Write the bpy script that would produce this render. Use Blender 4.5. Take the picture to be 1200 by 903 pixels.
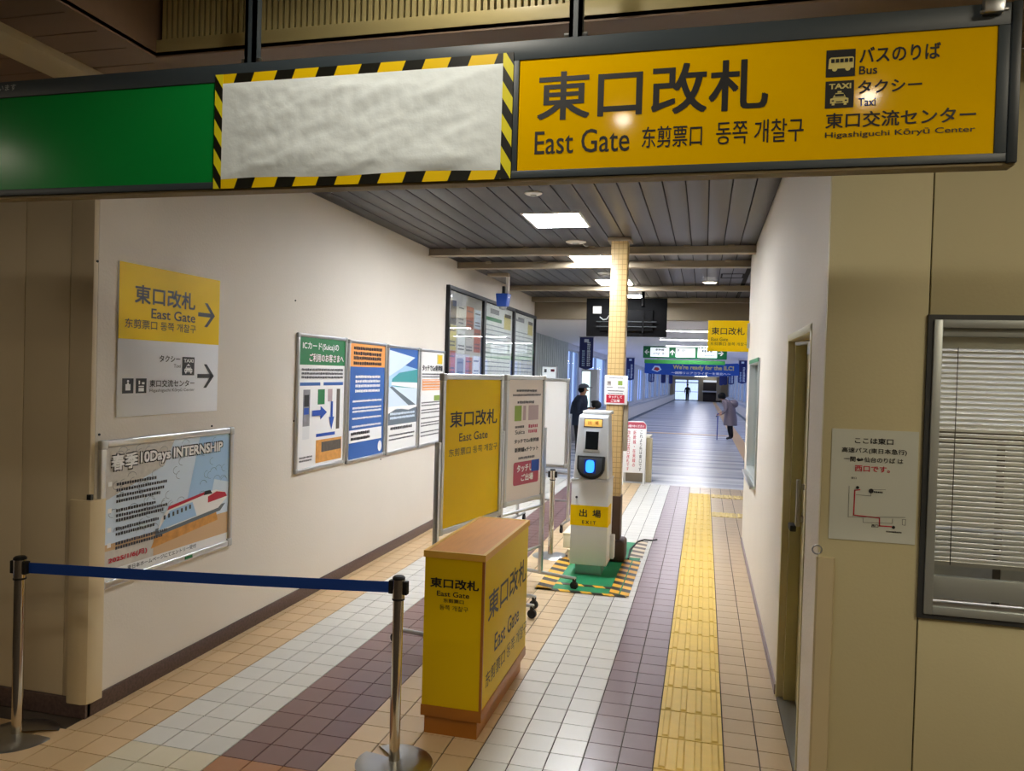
import bpy, bmesh, math, random
from mathutils import Vector, Matrix
random.seed(7)
for o in list(bpy.data.objects): bpy.data.objects.remove(o)
SC = bpy.context.scene
COL = SC.collection
R = math.radians

# ------------------------------------------------------------------ camera
FPX, YAW, PITCH, ROLL, CAMH = 896.5, R(-14.102), R(-0.970), R(1.671), 1.6794
fwd = Vector((math.sin(YAW)*math.cos(PITCH), math.cos(YAW)*math.cos(PITCH), math.sin(PITCH)))
rt0 = Vector((math.cos(YAW), -math.sin(YAW), 0)); up0 = rt0.cross(fwd)
rt = math.cos(ROLL)*rt0 + math.sin(ROLL)*up0
up = -math.sin(ROLL)*rt0 + math.cos(ROLL)*up0
cam = bpy.data.cameras.new('camera'); camo = bpy.data.objects.new('camera', cam); COL.objects.link(camo)
cam.sensor_fit = 'HORIZONTAL'; cam.sensor_width = 36; cam.lens = FPX*36/1200
cam.clip_start = .05; cam.clip_end = 300
camo.matrix_world = Matrix(((rt.x, up.x, -fwd.x, 0), (rt.y, up.y, -fwd.y, 0), (rt.z, up.z, -fwd.z, CAMH), (0, 0, 0, 1)))
SC.camera = camo

def at(ax, c, x, y):
    """photo pixel -> point on the wall / floor plane ax = c"""
    r = (x-600)*rt - (y-451.5)*up + FPX*fwd
    i = 'xyz'.index(ax); o = Vector((0, 0, CAMH))
    return o + r*((c-o[i])/r[i])

# ------------------------------------------------------------------ world, exposure
w = bpy.data.worlds.new('world'); SC.world = w; w.use_nodes = True
bg = w.node_tree.nodes['Background']; bg.inputs[0].default_value = (.50, .62, .95, 1); bg.inputs[1].default_value = 1.7
vs = SC.view_settings; vs.view_transform = 'Standard'; vs.look = 'None'; vs.gamma = 1; vs.use_curve_mapping = False
vs.exposure = 0.12
LED = 88.0          # radiance of the corridor ceiling panels
NEAR = 1.0          # scale of the warm lamps in the near hall

# ------------------------------------------------------------------ materials
def lin(c):
    if isinstance(c, str): c = tuple(int(c[i:i+2], 16)/255 for i in (0, 2, 4))
    return tuple(v/12.92 if v <= .04045 else ((v+.055)/1.055)**2.4 for v in c)
MATS = {}
def mat(name, col, rough=.5, metal=0, var=0, scale=8, bump=0, bscale=60, emit=0, spec=.5, stretch=None, coat=0):
    m = bpy.data.materials.new(name); m.use_nodes = True; nt = m.node_tree; b = nt.nodes['Principled BSDF']
    c = lin(col); b.inputs['Base Color'].default_value = (*c, 1)
    b.inputs['Roughness'].default_value = rough; b.inputs['Metallic'].default_value = metal
    b.inputs['Specular IOR Level'].default_value = spec
    if coat: b.inputs['Coat Weight'].default_value = coat; b.inputs['Coat Roughness'].default_value = .06
    if emit:
        b.inputs['Emission Color'].default_value = (*c, 1); b.inputs['Emission Strength'].default_value = emit
    if var or bump:
        g = nt.nodes.new('ShaderNodeNewGeometry'); src = g.outputs['Position']
        if stretch:
            mp = nt.nodes.new('ShaderNodeMapping'); mp.inputs['Scale'].default_value = stretch
            nt.links.new(src, mp.inputs[0]); src = mp.outputs[0]
    if var:
        n = nt.nodes.new('ShaderNodeTexNoise'); n.inputs['Scale'].default_value = scale; n.inputs['Detail'].default_value = 4
        nt.links.new(src, n.inputs['Vector'])
        mx = nt.nodes.new('ShaderNodeMix'); mx.data_type = 'RGBA'
        mx.inputs[6].default_value = (*[v*(1-var) for v in c], 1); mx.inputs[7].default_value = (*[min(1, v*(1+var)) for v in c], 1)
        nt.links.new(n.outputs[0], mx.inputs[0]); nt.links.new(mx.outputs[2], b.inputs['Base Color'])
    if bump:
        n = nt.nodes.new('ShaderNodeTexNoise'); n.inputs['Scale'].default_value = bscale; n.inputs['Detail'].default_value = 3
        nt.links.new(src, n.inputs['Vector'])
        bp = nt.nodes.new('ShaderNodeBump'); bp.inputs['Strength'].default_value = bump; bp.inputs['Distance'].default_value = .004
        nt.links.new(n.outputs[0], bp.inputs['Height']); nt.links.new(bp.outputs[0], b.inputs['Normal'])
    MATS[name] = m; return m
def tilemat(name, col, rough=.28, var=.10):
    """glazed floor tile: each 150 mm cell gets its own slight tone"""
    m = mat(name, col, rough, bump=.05, bscale=25); nt = m.node_tree; b = nt.nodes['Principled BSDF']; c = lin(col)
    g = nt.nodes.new('ShaderNodeNewGeometry'); mp = nt.nodes.new('ShaderNodeVectorMath'); mp.operation = 'ADD'
    mp.inputs[1].default_value = (.162+15, -3.317+15, 5.07)
    sc = nt.nodes.new('ShaderNodeVectorMath'); sc.operation = 'SCALE'; sc.inputs[3].default_value = 1/.15
    fl = nt.nodes.new('ShaderNodeVectorMath'); fl.operation = 'FLOOR'
    wn = nt.nodes.new('ShaderNodeTexWhiteNoise'); n = nt.nodes.new('ShaderNodeTexNoise'); n.inputs['Scale'].default_value = 9
    ad = nt.nodes.new('ShaderNodeMath'); ad.operation = 'ADD'
    mx = nt.nodes.new('ShaderNodeMix'); mx.data_type = 'RGBA'
    mx.inputs[6].default_value = (*[v*(1-var) for v in c], 1); mx.inputs[7].default_value = (*[min(1, v*(1+var)) for v in c], 1)
    L = nt.links.new
    L(g.outputs['Position'], mp.inputs[0]); L(mp.outputs[0], sc.inputs[0]); L(sc.outputs[0], fl.inputs[0]); L(fl.outputs[0], wn.inputs['Vector'])
    L(g.outputs['Position'], n.inputs['Vector'])
    h = nt.nodes.new('ShaderNodeMath'); h.operation = 'MULTIPLY'; h.inputs[1].default_value = .6; L(wn.outputs[0], h.inputs[0])
    h2 = nt.nodes.new('ShaderNodeMath'); h2.operation = 'MULTIPLY'; h2.inputs[1].default_value = .4; L(n.outputs[0], h2.inputs[0])
    L(h.outputs[0], ad.inputs[0]); L(h2.outputs[0], ad.inputs[1]); L(ad.outputs[0], mx.inputs[0]); L(mx.outputs[2], b.inputs['Base Color'])
    return m
def stripemat(name, dirv, period, a, b_, duty=.5, rough=.4):
    """diagonal black/yellow print of hazard tape"""
    m = mat(name, a, rough); nt = m.node_tree; b = nt.nodes['Principled BSDF']; L = nt.links.new
    g = nt.nodes.new('ShaderNodeNewGeometry'); d = nt.nodes.new('ShaderNodeVectorMath'); d.operation = 'DOT_PRODUCT'
    d.inputs[1].default_value = dirv; L(g.outputs['Position'], d.inputs[0])
    s = nt.nodes.new('ShaderNodeMath'); s.operation = 'DIVIDE'; s.inputs[1].default_value = period; L(d.outputs['Value'], s.inputs[0])
    f = nt.nodes.new('ShaderNodeMath'); f.operation = 'FRACT'; L(s.outputs[0], f.inputs[0])
    q = nt.nodes.new('ShaderNodeMath'); q.operation = 'GREATER_THAN'; q.inputs[1].default_value = duty; L(f.outputs[0], q.inputs[0])
    mx = nt.nodes.new('ShaderNodeMix'); mx.data_type = 'RGBA'; mx.inputs[6].default_value = (*lin(a), 1); mx.inputs[7].default_value = (*lin(b_), 1)
    L(q.outputs[0], mx.inputs[0]); L(mx.outputs[2], b.inputs['Base Color'])
    return m
def glassmat(name, tint, refl=.10, rough=.02):
    """thin window glass: lets light straight through, mirrors a little"""
    m = bpy.data.materials.new(name); m.use_nodes = True; nt = m.node_tree; nt.nodes.clear(); L = nt.links.new
    out = nt.nodes.new('ShaderNodeOutputMaterial'); t = nt.nodes.new('ShaderNodeBsdfTransparent'); t.inputs[0].default_value = (*lin(tint), 1)
    g = nt.nodes.new('ShaderNodeBsdfGlossy'); g.inputs['Roughness'].default_value = rough; g.inputs[0].default_value = (1, 1, 1, 1)
    lw = nt.nodes.new('ShaderNodeFresnel'); lw.inputs[0].default_value = 1.5
    a = nt.nodes.new('ShaderNodeMath'); a.operation = 'ADD'; a.inputs[1].default_value = refl-.04; a.use_clamp = True; L(lw.outputs[0], a.inputs[0])
    mx = nt.nodes.new('ShaderNodeMixShader'); L(a.outputs[0], mx.inputs[0]); L(t.outputs[0], mx.inputs[1]); L(g.outputs[0], mx.inputs[2]); L(mx.outputs[0], out.inputs[0])
    MATS[name] = m; return m
def casemat(name, refl):
    m = glassmat(name, 'f6f8f8'); nt = m.node_tree
    mx = [n for n in nt.nodes if n.type == 'MIX_SHADER'][0]
    for l in list(mx.inputs[0].links): nt.links.remove(l)
    mx.inputs[0].default_value = refl; return m
def stripes_floor(name):
    """polished concourse floor laid in pale and grey-blue bands across the hall"""
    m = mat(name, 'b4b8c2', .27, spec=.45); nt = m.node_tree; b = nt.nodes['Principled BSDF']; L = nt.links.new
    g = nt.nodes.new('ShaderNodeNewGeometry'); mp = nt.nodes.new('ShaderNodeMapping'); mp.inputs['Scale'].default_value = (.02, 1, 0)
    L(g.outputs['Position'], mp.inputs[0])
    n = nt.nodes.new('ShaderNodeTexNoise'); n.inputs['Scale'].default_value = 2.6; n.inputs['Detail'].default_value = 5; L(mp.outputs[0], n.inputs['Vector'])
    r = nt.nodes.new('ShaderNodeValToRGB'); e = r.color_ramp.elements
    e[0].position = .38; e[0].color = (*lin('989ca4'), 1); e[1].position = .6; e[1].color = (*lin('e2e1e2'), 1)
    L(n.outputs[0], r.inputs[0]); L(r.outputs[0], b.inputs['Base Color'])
    return m
def gridmat(name, col, grout, pitch):
    m = mat(name, col, .35); nt = m.node_tree; b = nt.nodes['Principled BSDF']; L = nt.links.new
    g = nt.nodes.new('ShaderNodeNewGeometry'); s = nt.nodes.new('ShaderNodeVectorMath'); s.operation = 'MULTIPLY'
    s.inputs[1].default_value = [1/p for p in pitch]; L(g.outputs['Position'], s.inputs[0])
    f = nt.nodes.new('ShaderNodeVectorMath'); f.operation = 'FRACTION'; L(s.outputs[0], f.inputs[0])
    sp = nt.nodes.new('ShaderNodeSeparateXYZ'); L(f.outputs[0], sp.inputs[0])
    mn = nt.nodes.new('ShaderNodeMath'); mn.operation = 'MINIMUM'; L(sp.outputs[0], mn.inputs[0]); L(sp.outputs[2], mn.inputs[1])
    mn2 = nt.nodes.new('ShaderNodeMath'); mn2.operation = 'MINIMUM'; L(mn.outputs[0], mn2.inputs[0]); L(sp.outputs[1], mn2.inputs[1])
    q = nt.nodes.new('ShaderNodeMath'); q.operation = 'GREATER_THAN'; q.inputs[1].default_value = .11; L(mn2.outputs[0], q.inputs[0])
    mx = nt.nodes.new('ShaderNodeMix'); mx.data_type = 'RGBA'; mx.inputs[6].default_value = (*lin(grout), 1); mx.inputs[7].default_value = (*lin(col), 1)
    L(q.outputs[0], mx.inputs[0]); L(mx.outputs[2], b.inputs['Base Color']); return m

M = MATS
mat('wall', 'ddd5c8', .7, var=.03, scale=2.5, bump=.35, bscale=70)
mat('wall_panel', 'd2c9a0', .6, var=.04, scale=2, bump=.15, bscale=90)
mat('wall_panel_dim', 'd2c2a2', .6, var=.04, scale=2, bump=.1, bscale=90)
mat('joint', '2a2720', .8); mat('guard', 'cfc19c', .45, var=.03); mat('guard_left', 'd8c6a0', .45, var=.03)
mat('granite', '5e4c48', .35, var=.7, scale=75); mat('granite_purple', '8c7c80', .4, var=.2, scale=150)
mat('plank', '353236', .38, var=.06, scale=3, stretch=(6, .4, 6)); mat('gap', '191716', .9); mat('plank_near', '7d6552', .5, var=.08, scale=3, stretch=(.5, 6, 6))
mat('beam', 'a39680', .5, var=.04); mat('beam_near', 'b9aa84', .5, var=.05); mat('louver', 'b7aa78', .4, var=.05); mat('louver_gap', '241f15', .8)
mat('header', '8a7e6a', .6, var=.05); mat('soffit', '8f7f58', .6, var=.05)
tilemat('t_tan', 'd4b488'); tilemat('t_white', 'dad8d0', var=.06); tilemat('t_purple', '80605c'); tilemat('t_purple2', '877176', var=.07)
tilemat('t_beige', 'dcc096'); tilemat('t_right', 'c6ac88', var=.07); tilemat('t_terra', 'b07a50'); tilemat('t_cream', 'd9cfb4')
mat('grout', '4c4138', .9, var=.1, scale=30); mat('tactile', 'e8c45c', .5, var=.1, scale=14); mat('tactile_pale', 'd8bd74', .5, var=.1, scale=14)
mat('sign_dark', '39434a', .45, var=.04); mat('sign_edge', '2a3238', .4); mat('sign_green', '0f8f3c', .2, spec=.3)
mat('sign_yellow', 'ebb900', .07, spec=.3); mat('ink', '1c1c1e', .5); mat('ink_grey', '4a4a4e', .6); mat('yellow', 'f4cc00', .45, spec=.2); mat('yellow_board', 'f8d000', .45, spec=.15)
mat('white', 'f2f2f0', .45); mat('sign_white', 'eceff4', .45, spec=.2); mat('paper', 'eeeeea', .6); mat('paper_warm', 'eae0d8', .4); mat('notice_paper', 'd8dcd2', .5)
mat('cloth', 'ecf5f7', .85, bump=.35, bscale=45)
stripemat('tape_h', (1, 0, -.4), .146, 'f4cc00', '16160f', .56); stripemat('tape_v', (1.6, 0, 1), .095, 'e8dc20', '16160f', .52)
stripemat('tape_floor_x', (1, .5, 0), .17, 'f0b428', '2c241c'); stripemat('tape_floor_y', (.45, 1, 0), .17, 'f0b428', '2c241c'); stripemat('tape_worn', (.45, 1, 0), .17, 'e0cfae', '5a4a3c')
mat('alu', 'c9cbcc', .3, 1, var=.03); mat('alu_dull', 'b5b7b6', .45, .8); mat('chrome', 'd8d2c6', .12, 1); mat('steel', 'b4b6b8', .32, 1, var=.05); mat('black', '0d0d0e', .5); mat('tv_black', '070708', .7, spec=.15); mat('rubber', '1a1a1c', .7)
mat('belt', '0c3f96', .6, bump=.2, bscale=300); mat('kiosk_yellow', 'e6c200', .45, spec=.2); mat('kiosk_wood', 'e2983a', .5, spec=.2, var=.12, scale=6, stretch=(8, 1, 8)); mat('kiosk_trim', 'eab850', .45, spec=.2); mat('kiosk_base', 'a8681c', .4, var=.1)
mat('machine_white', 'e4e6e6', .35); mat('machine_silver', 'dde1e5', .3, .45); mat('machine_dark', '3c4046', .35); mat('screen', '14171a', .12)
mat('blue_light', '2f8df0', .4, emit=1.6); mat('blue_dark', '0b2f8a', .3); mat('label_light', 'f4c264', .4, emit=.35); mat('red', 'c4213a', .45); mat('red_pale', 'b84a5e', .45)
mat('mat_green', '1d8a58', .6, var=.06); gridmat('column_tile', 'cbac76', 'a0834f', (.0375, .0375, .047)); mat('sleeve', '4e382a', .45, var=.1)
mat('cream_box', 'e6dfc4', .5); mat('blue', '1f4fae', .5); mat('blue2', '2c5fa8', .5); mat('orange', 'f0a050', .5); mat('green', '1f7a44', .5); mat('teal', '3f9a9c', .5); mat('sky', 'a8cdee', .6); mat('skylight', 'd6e6f4', .6); mat('sand', 'd6b288', .6); mat('slate', '66737d', .6)
mat('leaf', '8fa84a', .6); mat('mauve', 'b9a3a4', .6); mat('photo_orange', 'd89a4c', .6, var=.4, scale=25); mat('photo_dark', '5a5248', .6, var=.4, scale=30); mat('photo_grey', '8a8a90', .6, var=.45, scale=22); mat('photo_red', 'c06848', .6, var=.3, scale=22); mat('photo_yellow', 'd8c878', .6, var=.25, scale=22); mat('photo_pale', 'cfcac0', .6, var=.15, scale=35)
mat('gasket', '35383a', .5); mat('frame_alu', 'b6bcba', .4, .5); mat('blind', 'ddd2be', .45); mat('door_olive', 'b8b080', .5, var=.04); mat('door_frame', 'cac298', .5, var=.04); mat('handle', 'a7a39a', .3, .9)
mat('hall_wall', 'c2c9c4', .6, var=.04); mat('hall_pillar', 'd0d2d6', .6); mat('hall_ceiling', 'ebe8e8', .6); mat('ledge', 'd6d2cc', .5); mat('dark_blue', '1c2a6a', .6); mat('banner_blue', '1550a8', .6); mat('hall_green', '0a6a3a', .5); mat('hall_green2', '2f8a3c', .5)
mat('lit', 'dfe6ea', .5, emit=.75); mat('lit_cyan', 'd8f4f4', .5, emit=1.3); mat('led', 'f6f9ff', .5, emit=LED); mat('led_line', 'fdfbff', .5, emit=52); mat('lamp_warm', 'ffe9c4', .5, emit=32); mat('downlight', 'fff4e0', .5, emit=10)
mat('fill_lit', 'fff2d8', .5, emit=66); mat('fill_dim', 'fff2d8', .5, emit=13); mat('office_fill_lit', 'fff8ec', .5, emit=120); mat('skin', 'c99a7c', .6); mat('navy_coat', '26324a', .8, bump=.3, bscale=25); mat('coat_mauve', '83777c', .85, bump=.3, bscale=30); mat('trousers', '1c1c22', .8); mat('hair', '0c0b0a', .7, spec=.2); mat('cap', '6f7884', .8); mat('navy', '1b2338', .8); mat('bag', '1c1e22', .7); mat('shoe', '18181a', .6); mat('stick', '2b3f9e', .4); mat('dark_wood', '3a2d26', .6); mat('beige_col', 'cdbb9c', .6); mat('floor_tan', 'd2ab74', .45, var=.06)  # emitters opening this line belong to the added fill lights
mat('camera_blue', '1f4fb4', .4); mat('blood', 'b02828', .5)
stripes_floor('hall_floor'); glassmat('glass', 'f4f8f8', .10); casemat('glass_case', .11); casemat('glass_hall', .05); casemat('glass_film', .04); M['glass_film'].node_tree.nodes['Transparent BSDF'].inputs[0].default_value = (.72, .78, .92, 1)

# ------------------------------------------------------------------ mesh helpers
def V(*a): return Vector(a)
class F:
    """flat frame on a face: u right, v up, n out"""
    def __init__(s, o, u, v): s.o = Vector(o); s.u = Vector(u).normalized(); s.v = Vector(v).normalized(); s.n = s.u.cross(s.v)
    def p(s, u, v, d=0): return s.o + s.u*u + s.v*v + s.n*d
    def px(s, x, y):
        r = (x-600)*rt - (y-451.5)*up + FPX*fwd; o = Vector((0, 0, CAMH)); t = (s.o-o).dot(s.n)/r.dot(s.n); q = o+r*t-s.o
        return q.dot(s.u), q.dot(s.v)
    def quad(s, pts):
        """photo quad TL,TR,BR,BL -> (u0,v0,u1,v1)"""
        q = [s.px(*p_) for p_ in pts]
        return ((q[0][0]+q[3][0])/2, (q[2][1]+q[3][1])/2, (q[1][0]+q[2][0])/2, (q[0][1]+q[1][1])/2)
    def shift(s, d): return F(s.o+s.n*d, s.u, s.v)
class MB:
    def __init__(s): s.v = []; s.f = []; s.m = []
    def add(s, vs, fs, mi=0):
        k = len(s.v); s.v += [tuple(q) for q in vs]; s.f += [tuple(i+k for i in f) for f in fs]; s.m += [mi]*len(fs); return s
    def box(s, x0, x1, y0, y1, z0, z1, mi=0):
        return s.add([(x, y, z) for z in (z0, z1) for y in (y0, y1) for x in (x0, x1)], [(0, 2, 3, 1), (4, 5, 7, 6), (0, 1, 5, 4), (2, 6, 7, 3), (0, 4, 6, 2), (1, 3, 7, 5)], mi)
    def obox(s, fr, u0, u1, v0, v1, d0, d1, mi=0):
        return s.add([fr.p(u, v, d) for d in (d0, d1) for v in (v0, v1) for u in (u0, u1)], [(0, 2, 3, 1), (4, 5, 7, 6), (0, 1, 5, 4), (2, 6, 7, 3), (0, 4, 6, 2), (1, 3, 7, 5)], mi)
    def cyl(s, p0, p1, r, n=14, r2=None, mi=0):
        p0 = Vector(p0); p1 = Vector(p1); d = (p1-p0).normalized(); a = d.orthogonal().normalized(); b = d.cross(a); r2 = r if r2 is None else r2
        vs = [p0+(a*math.cos(t)+b*math.sin(t))*r for t in (2*math.pi*i/n for i in range(n))]+[p1+(a*math.cos(t)+b*math.sin(t))*r2 for t in (2*math.pi*i/n for i in range(n))]
        return s.add(vs, [tuple(range(n-1, -1, -1)), tuple(range(n, 2*n))]+[(i, (i+1) % n, n+(i+1) % n, n+i) for i in range(n)], mi)
    def lathe(s, c, prof, n=20, mi=0):
        c = Vector(c); vs = []
        for r, z in prof: vs += [c+Vector((r*math.cos(2*math.pi*i/n), r*math.sin(2*math.pi*i/n), z)) for i in range(n)]
        fs = [(j*n+i, j*n+(i+1) % n, (j+1)*n+(i+1) % n, (j+1)*n+i) for j in range(len(prof)-1) for i in range(n)]
        fs += [tuple(range(n-1, -1, -1)), tuple((len(prof)-1)*n+i for i in range(n))]
        return s.add(vs, fs, mi)
    def prism(s, fr, pts, d0, d1, mi=0):
        n = len(pts); vs = [fr.p(u, v, d0) for u, v in pts]+[fr.p(u, v, d1) for u, v in pts]
        return s.add(vs, [tuple(range(n-1, -1, -1)), tuple(range(n, 2*n))]+[(i, (i+1) % n, n+(i+1) % n, n+i) for i in range(n)], mi)
    def rect(s, fr, u0, v0, u1, v1, d=0, mi=0): return s.add([fr.p(u0, v0, d), fr.p(u1, v0, d), fr.p(u1, v1, d), fr.p(u0, v1, d)], [(0, 1, 2, 3)], mi)
    def poly(s, fr, pts, d=0, mi=0): return s.add([fr.p(u, v, d) for u, v in pts], [tuple(range(len(pts)))], mi)
    def tube(s, pts, r, n=8, mi=0):
        for a, b in zip(pts[:-1], pts[1:]): s.cyl(a, b, r, n, mi=mi)
        return s
    def build(s, name, m, parent=None, bevel=0, smooth=False, origin=None, seg=2):
        me = bpy.data.meshes.new(name)
        off = Vector((0, 0, 0))
        if parent is not None: off = wloc(parent)
        elif origin is not None: off = Vector(origin)
        elif s.v:
            xs, ys, zs = zip(*s.v); off = Vector(((min(xs)+max(xs))/2, (min(ys)+max(ys))/2, min(zs)))
        me.from_pydata([tuple(Vector(q)-off) for q in s.v], [], s.f)
        ms = m if isinstance(m, (list, tuple)) else [m]
        for k in ms: me.materials.append(M[k])
        me.polygons.foreach_set('material_index', s.m)
        bm = bmesh.new(); bm.from_mesh(me); bmesh.ops.recalc_face_normals(bm, faces=bm.faces)
        if bevel:
            es = [e for e in bm.edges if len(e.link_faces) == 2 and e.calc_face_angle(0) > .6]
            bmesh.ops.bevel(bm, geom=es, offset=bevel, segments=seg, affect='EDGES', clamp_overlap=True, profile=.5)
        bm.to_mesh(me); bm.free()
        if smooth or bevel:
            me.shade_smooth(); me.set_sharp_from_angle(angle=R(35))
        o = bpy.data.objects.new(name, me); COL.objects.link(o)
        if parent is not None: o.parent = parent
        else: o.location = off
        return o
def wloc(o):
    l = o.location.copy(); q = o.parent
    while q: l += q.location; q = q.parent
    return l
def mesh_flat(mb, name, m, parent):
    """flat print: single-sided layer, keep face direction"""
    me = bpy.data.meshes.new(name); off = wloc(parent); me.from_pydata([tuple(Vector(q)-off) for q in mb.v], [], mb.f)
    for k in (m if isinstance(m, (list, tuple)) else [m]): me.materials.append(M[k])
    me.polygons.foreach_set('material_index', mb.m)
    o = bpy.data.objects.new(name, me); COL.objects.link(o); o.parent = parent; return o
def tag(o, label=None, cat=None, group=None, kind=None):
    if label: o['label'] = label
    if cat: o['category'] = cat
    if group: o['group'] = group
    if kind: o['kind'] = kind
    return o
def empty(name, loc, label=None, cat=None, group=None, kind=None):
    o = bpy.data.objects.new(name, None); COL.objects.link(o); o.location = loc; o.empty_display_size = .1
    return tag(o, label, cat, group, kind)
def piece(name, me, parent, loc):
    """a small repeated piece that shares its mesh data"""
    o = bpy.data.objects.new(name, me); COL.objects.link(o); o.parent = parent; o.location = Vector(loc)-wloc(parent); return o
def meshdata(mb, name, m, bevel=0):
    o = mb.build(name, m, origin=(0, 0, 0), bevel=bevel); me = o.data; bpy.data.objects.remove(o); return me
def copy_tree(o, parent=None):
    c = o.copy(); COL.objects.link(c); c.parent = parent
    for ch in list(o.children): copy_tree(ch, c)
    return c
def text(parent, fr, s, box, m='ink', bold=0, d=.0012, name='lettering', vertical=False, line=1.0):
    """lettering fitted into box (u0,v0,u1,v1) of frame fr"""
    cu = bpy.data.curves.new('t', 'FONT'); cu.body = '\n'.join(s) if vertical else s
    cu.align_x = 'CENTER'; cu.resolution_u = 3; cu.space_line = line; cu.fill_mode = 'FRONT'
    to = bpy.data.objects.new('t', cu); me = bpy.data.meshes.new_from_object(to)
    bpy.data.objects.remove(to); bpy.data.curves.remove(cu)
    if not me.vertices: print('empty text', s); return None
    xs = [v.co.x for v in me.vertices]; ys = [v.co.y for v in me.vertices]
    x0, x1, y0, y1 = min(xs), max(xs), min(ys), max(ys); u0, v0, u1, v1 = box; off = wloc(parent)
    sh = [(0, 0)] if bold < .004 else [(-bold, -bold), (bold, -bold), (bold, bold), (-bold, bold)]
    x0 -= bold; x1 += bold; y0 -= bold; y1 += bold; su = (u1-u0)/max(1e-6, x1-x0); sv = (v1-v0)/max(1e-6, y1-y0)
    vs = []; fs = []
    for k, (sx, sy) in enumerate(sh):
        b0 = len(vs)
        vs += [tuple(fr.p(u0+(v.co.x+sx-x0)*su, v0+(v.co.y+sy-y0)*sv, d+.00002*k)-off) for v in me.vertices]
        fs += [tuple(i+b0 for i in p_.vertices) for p_ in me.polygons]
    bpy.data.meshes.remove(me); me = bpy.data.meshes.new(name); me.from_pydata(vs, [], fs)
    me.materials.append(M[m])
    o = bpy.data.objects.new(name, me); COL.objects.link(o); o.parent = parent; return o
def lines(parent, fr, rows, m='ink_grey', d=.0012, name='small_print', seed=1):
    """rows of print too small to read: (u0,u1,v,h) broken into word-sized dashes"""
    rnd = random.Random(seed); mb = MB()
    for u0, u1, v, h in rows:
        u = u0
        while u < u1-h*.4:
            wd = min(h*rnd.uniform(.6, 1.0), u1-u); mb.rect(fr, u, v+h*rnd.uniform(0, .12), u+wd, v+h*rnd.uniform(.85, 1), d); u += wd+h*.22
    return tag(mesh_flat(mb, name, m, parent), kind='stuff')
def arrow_pts(w, h, t):
    """right arrow with open chevron head, in a box w x h, stroke t"""
    return [[(0, h/2-t/2), (w-t*.9, h/2-t/2), (w-t*.9, h/2+t/2), (0, h/2+t/2)],
            [(w, h/2), (w-h/2, h), (w-h/2-t*1.2, h), (w-t*1.3, h/2)], [(w, h/2), (w-t*1.3, h/2), (w-h/2-t*1.2, 0), (w-h/2, 0)]]
def crop(ox, oy, s): return lambda *pts: [(ox+x*s, oy+y*s) for x, y in pts]

XL, XR, YF = -2.77, .425, 2.98      # corridor walls, entrance wall plane
ZC = 2.92                            # corridor ceiling
ZN = 2.84                            # ceiling of the near hall
YE = 12.1                            # end of the tiled floor
SL = .011                            # fall of the concourse beyond
def hz(Y): return -SL*(Y-12.1)

# ================================================================== SETTING
# ---- floor: grout bed, tiles, tactile strip
fl = empty('floor', (0, 0, 0), 'tiled station floor in tan, white and purple stripes with a yellow tactile strip', None, None, 'structure')
MB().box(-6, 4, -4, YE, -.12, -.005).build('bed', 'grout', fl)
cols = [(-2.77, -2.712, 't_tan')]
x = -2.712
for k in range(17):
    mname = ['t_tan']*2+['t_white']*3+['t_purple']*3+['t_beige']*4+['t_white']*3+['t_purple2']*2
    cols.append((x, x+.15, mname[k])); x += .15
cols += [(.138, .288, 't_right'), (.288, .425, 't_right')]
tiles = []
k0 = -6
for k in range(k0, 59):
    y0 = 3.317+.15*k; y1 = min(y0+.15, YE)
    if y1-y0 < .03: continue
    row = list(cols)
    if y1 < YF:
        row = [(-2.712-.15*(j+1), -2.712-.15*j, 't_tan') for j in range(9)]+[(-2.712-.0, -2.712+.15, 't_tan')]+cols[2:-1]+[(.288+.15*j, .438+.15*j, 't_right') for j in range(4)]
        if y1 < 2.9: row = [(a, b, {'t_purple': 't_terra', 't_white': 't_cream', 't_purple2': 't_terra'}.get(c, c)) for a, b, c in row]
    if y0 > 11.4: row += [(-.162, -.012, 't_right'), (-.012, .138, 't_right')]
    if y0 > 8.25: row += [(.425+.15*j, .575+.15*j, 't_right') for j in range(6)]
    for a, b, c in row: tiles.append((a, b, y0, y1, c))
def tile_seen(t):
    P = Vector(((t[0]+t[1])/2, (t[2]+t[3])/2, 0))-Vector((0, 0, CAMH)); z = P.dot(fwd)
    px = 600+FPX*P.dot(rt)/z; py = 451.5-FPX*P.dot(up)/z
    return -60 < px < 1000 and py < 960
seen = sorted([t for t in tiles if tile_seen(t)], key=lambda t: t[2]*10+abs(t[0])*.01)
near = seen[:300]; near_s = set(near); rest = [t for t in tiles if t not in near_s]
cache = {}
for a, b, y0, y1, c in near:
    key = (round(b-a, 3), round(y1-y0, 3), c)
    if key not in cache:
        hx, hy = (b-a)/2-.003, (y1-y0)/2-.0025
        cache[key] = meshdata(MB().box(-hx, hx, -hy, hy, -.012, 0), 'tile', c, bevel=.0)
    piece('tile', cache[key], fl, ((a+b)/2, (y0+y1)/2, 0))
tm = ['t_tan', 't_white', 't_purple', 't_beige', 't_purple2', 't_right', 't_terra', 't_cream']; mb = MB()
for a, b, y0, y1, c in rest: mb.box(a+.003, b-.003, y0+.0025, y1-.0025, -.012, 0, tm.index(c))
tag(mb.build('tile_field', tm, fl), kind='stuff')
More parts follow.
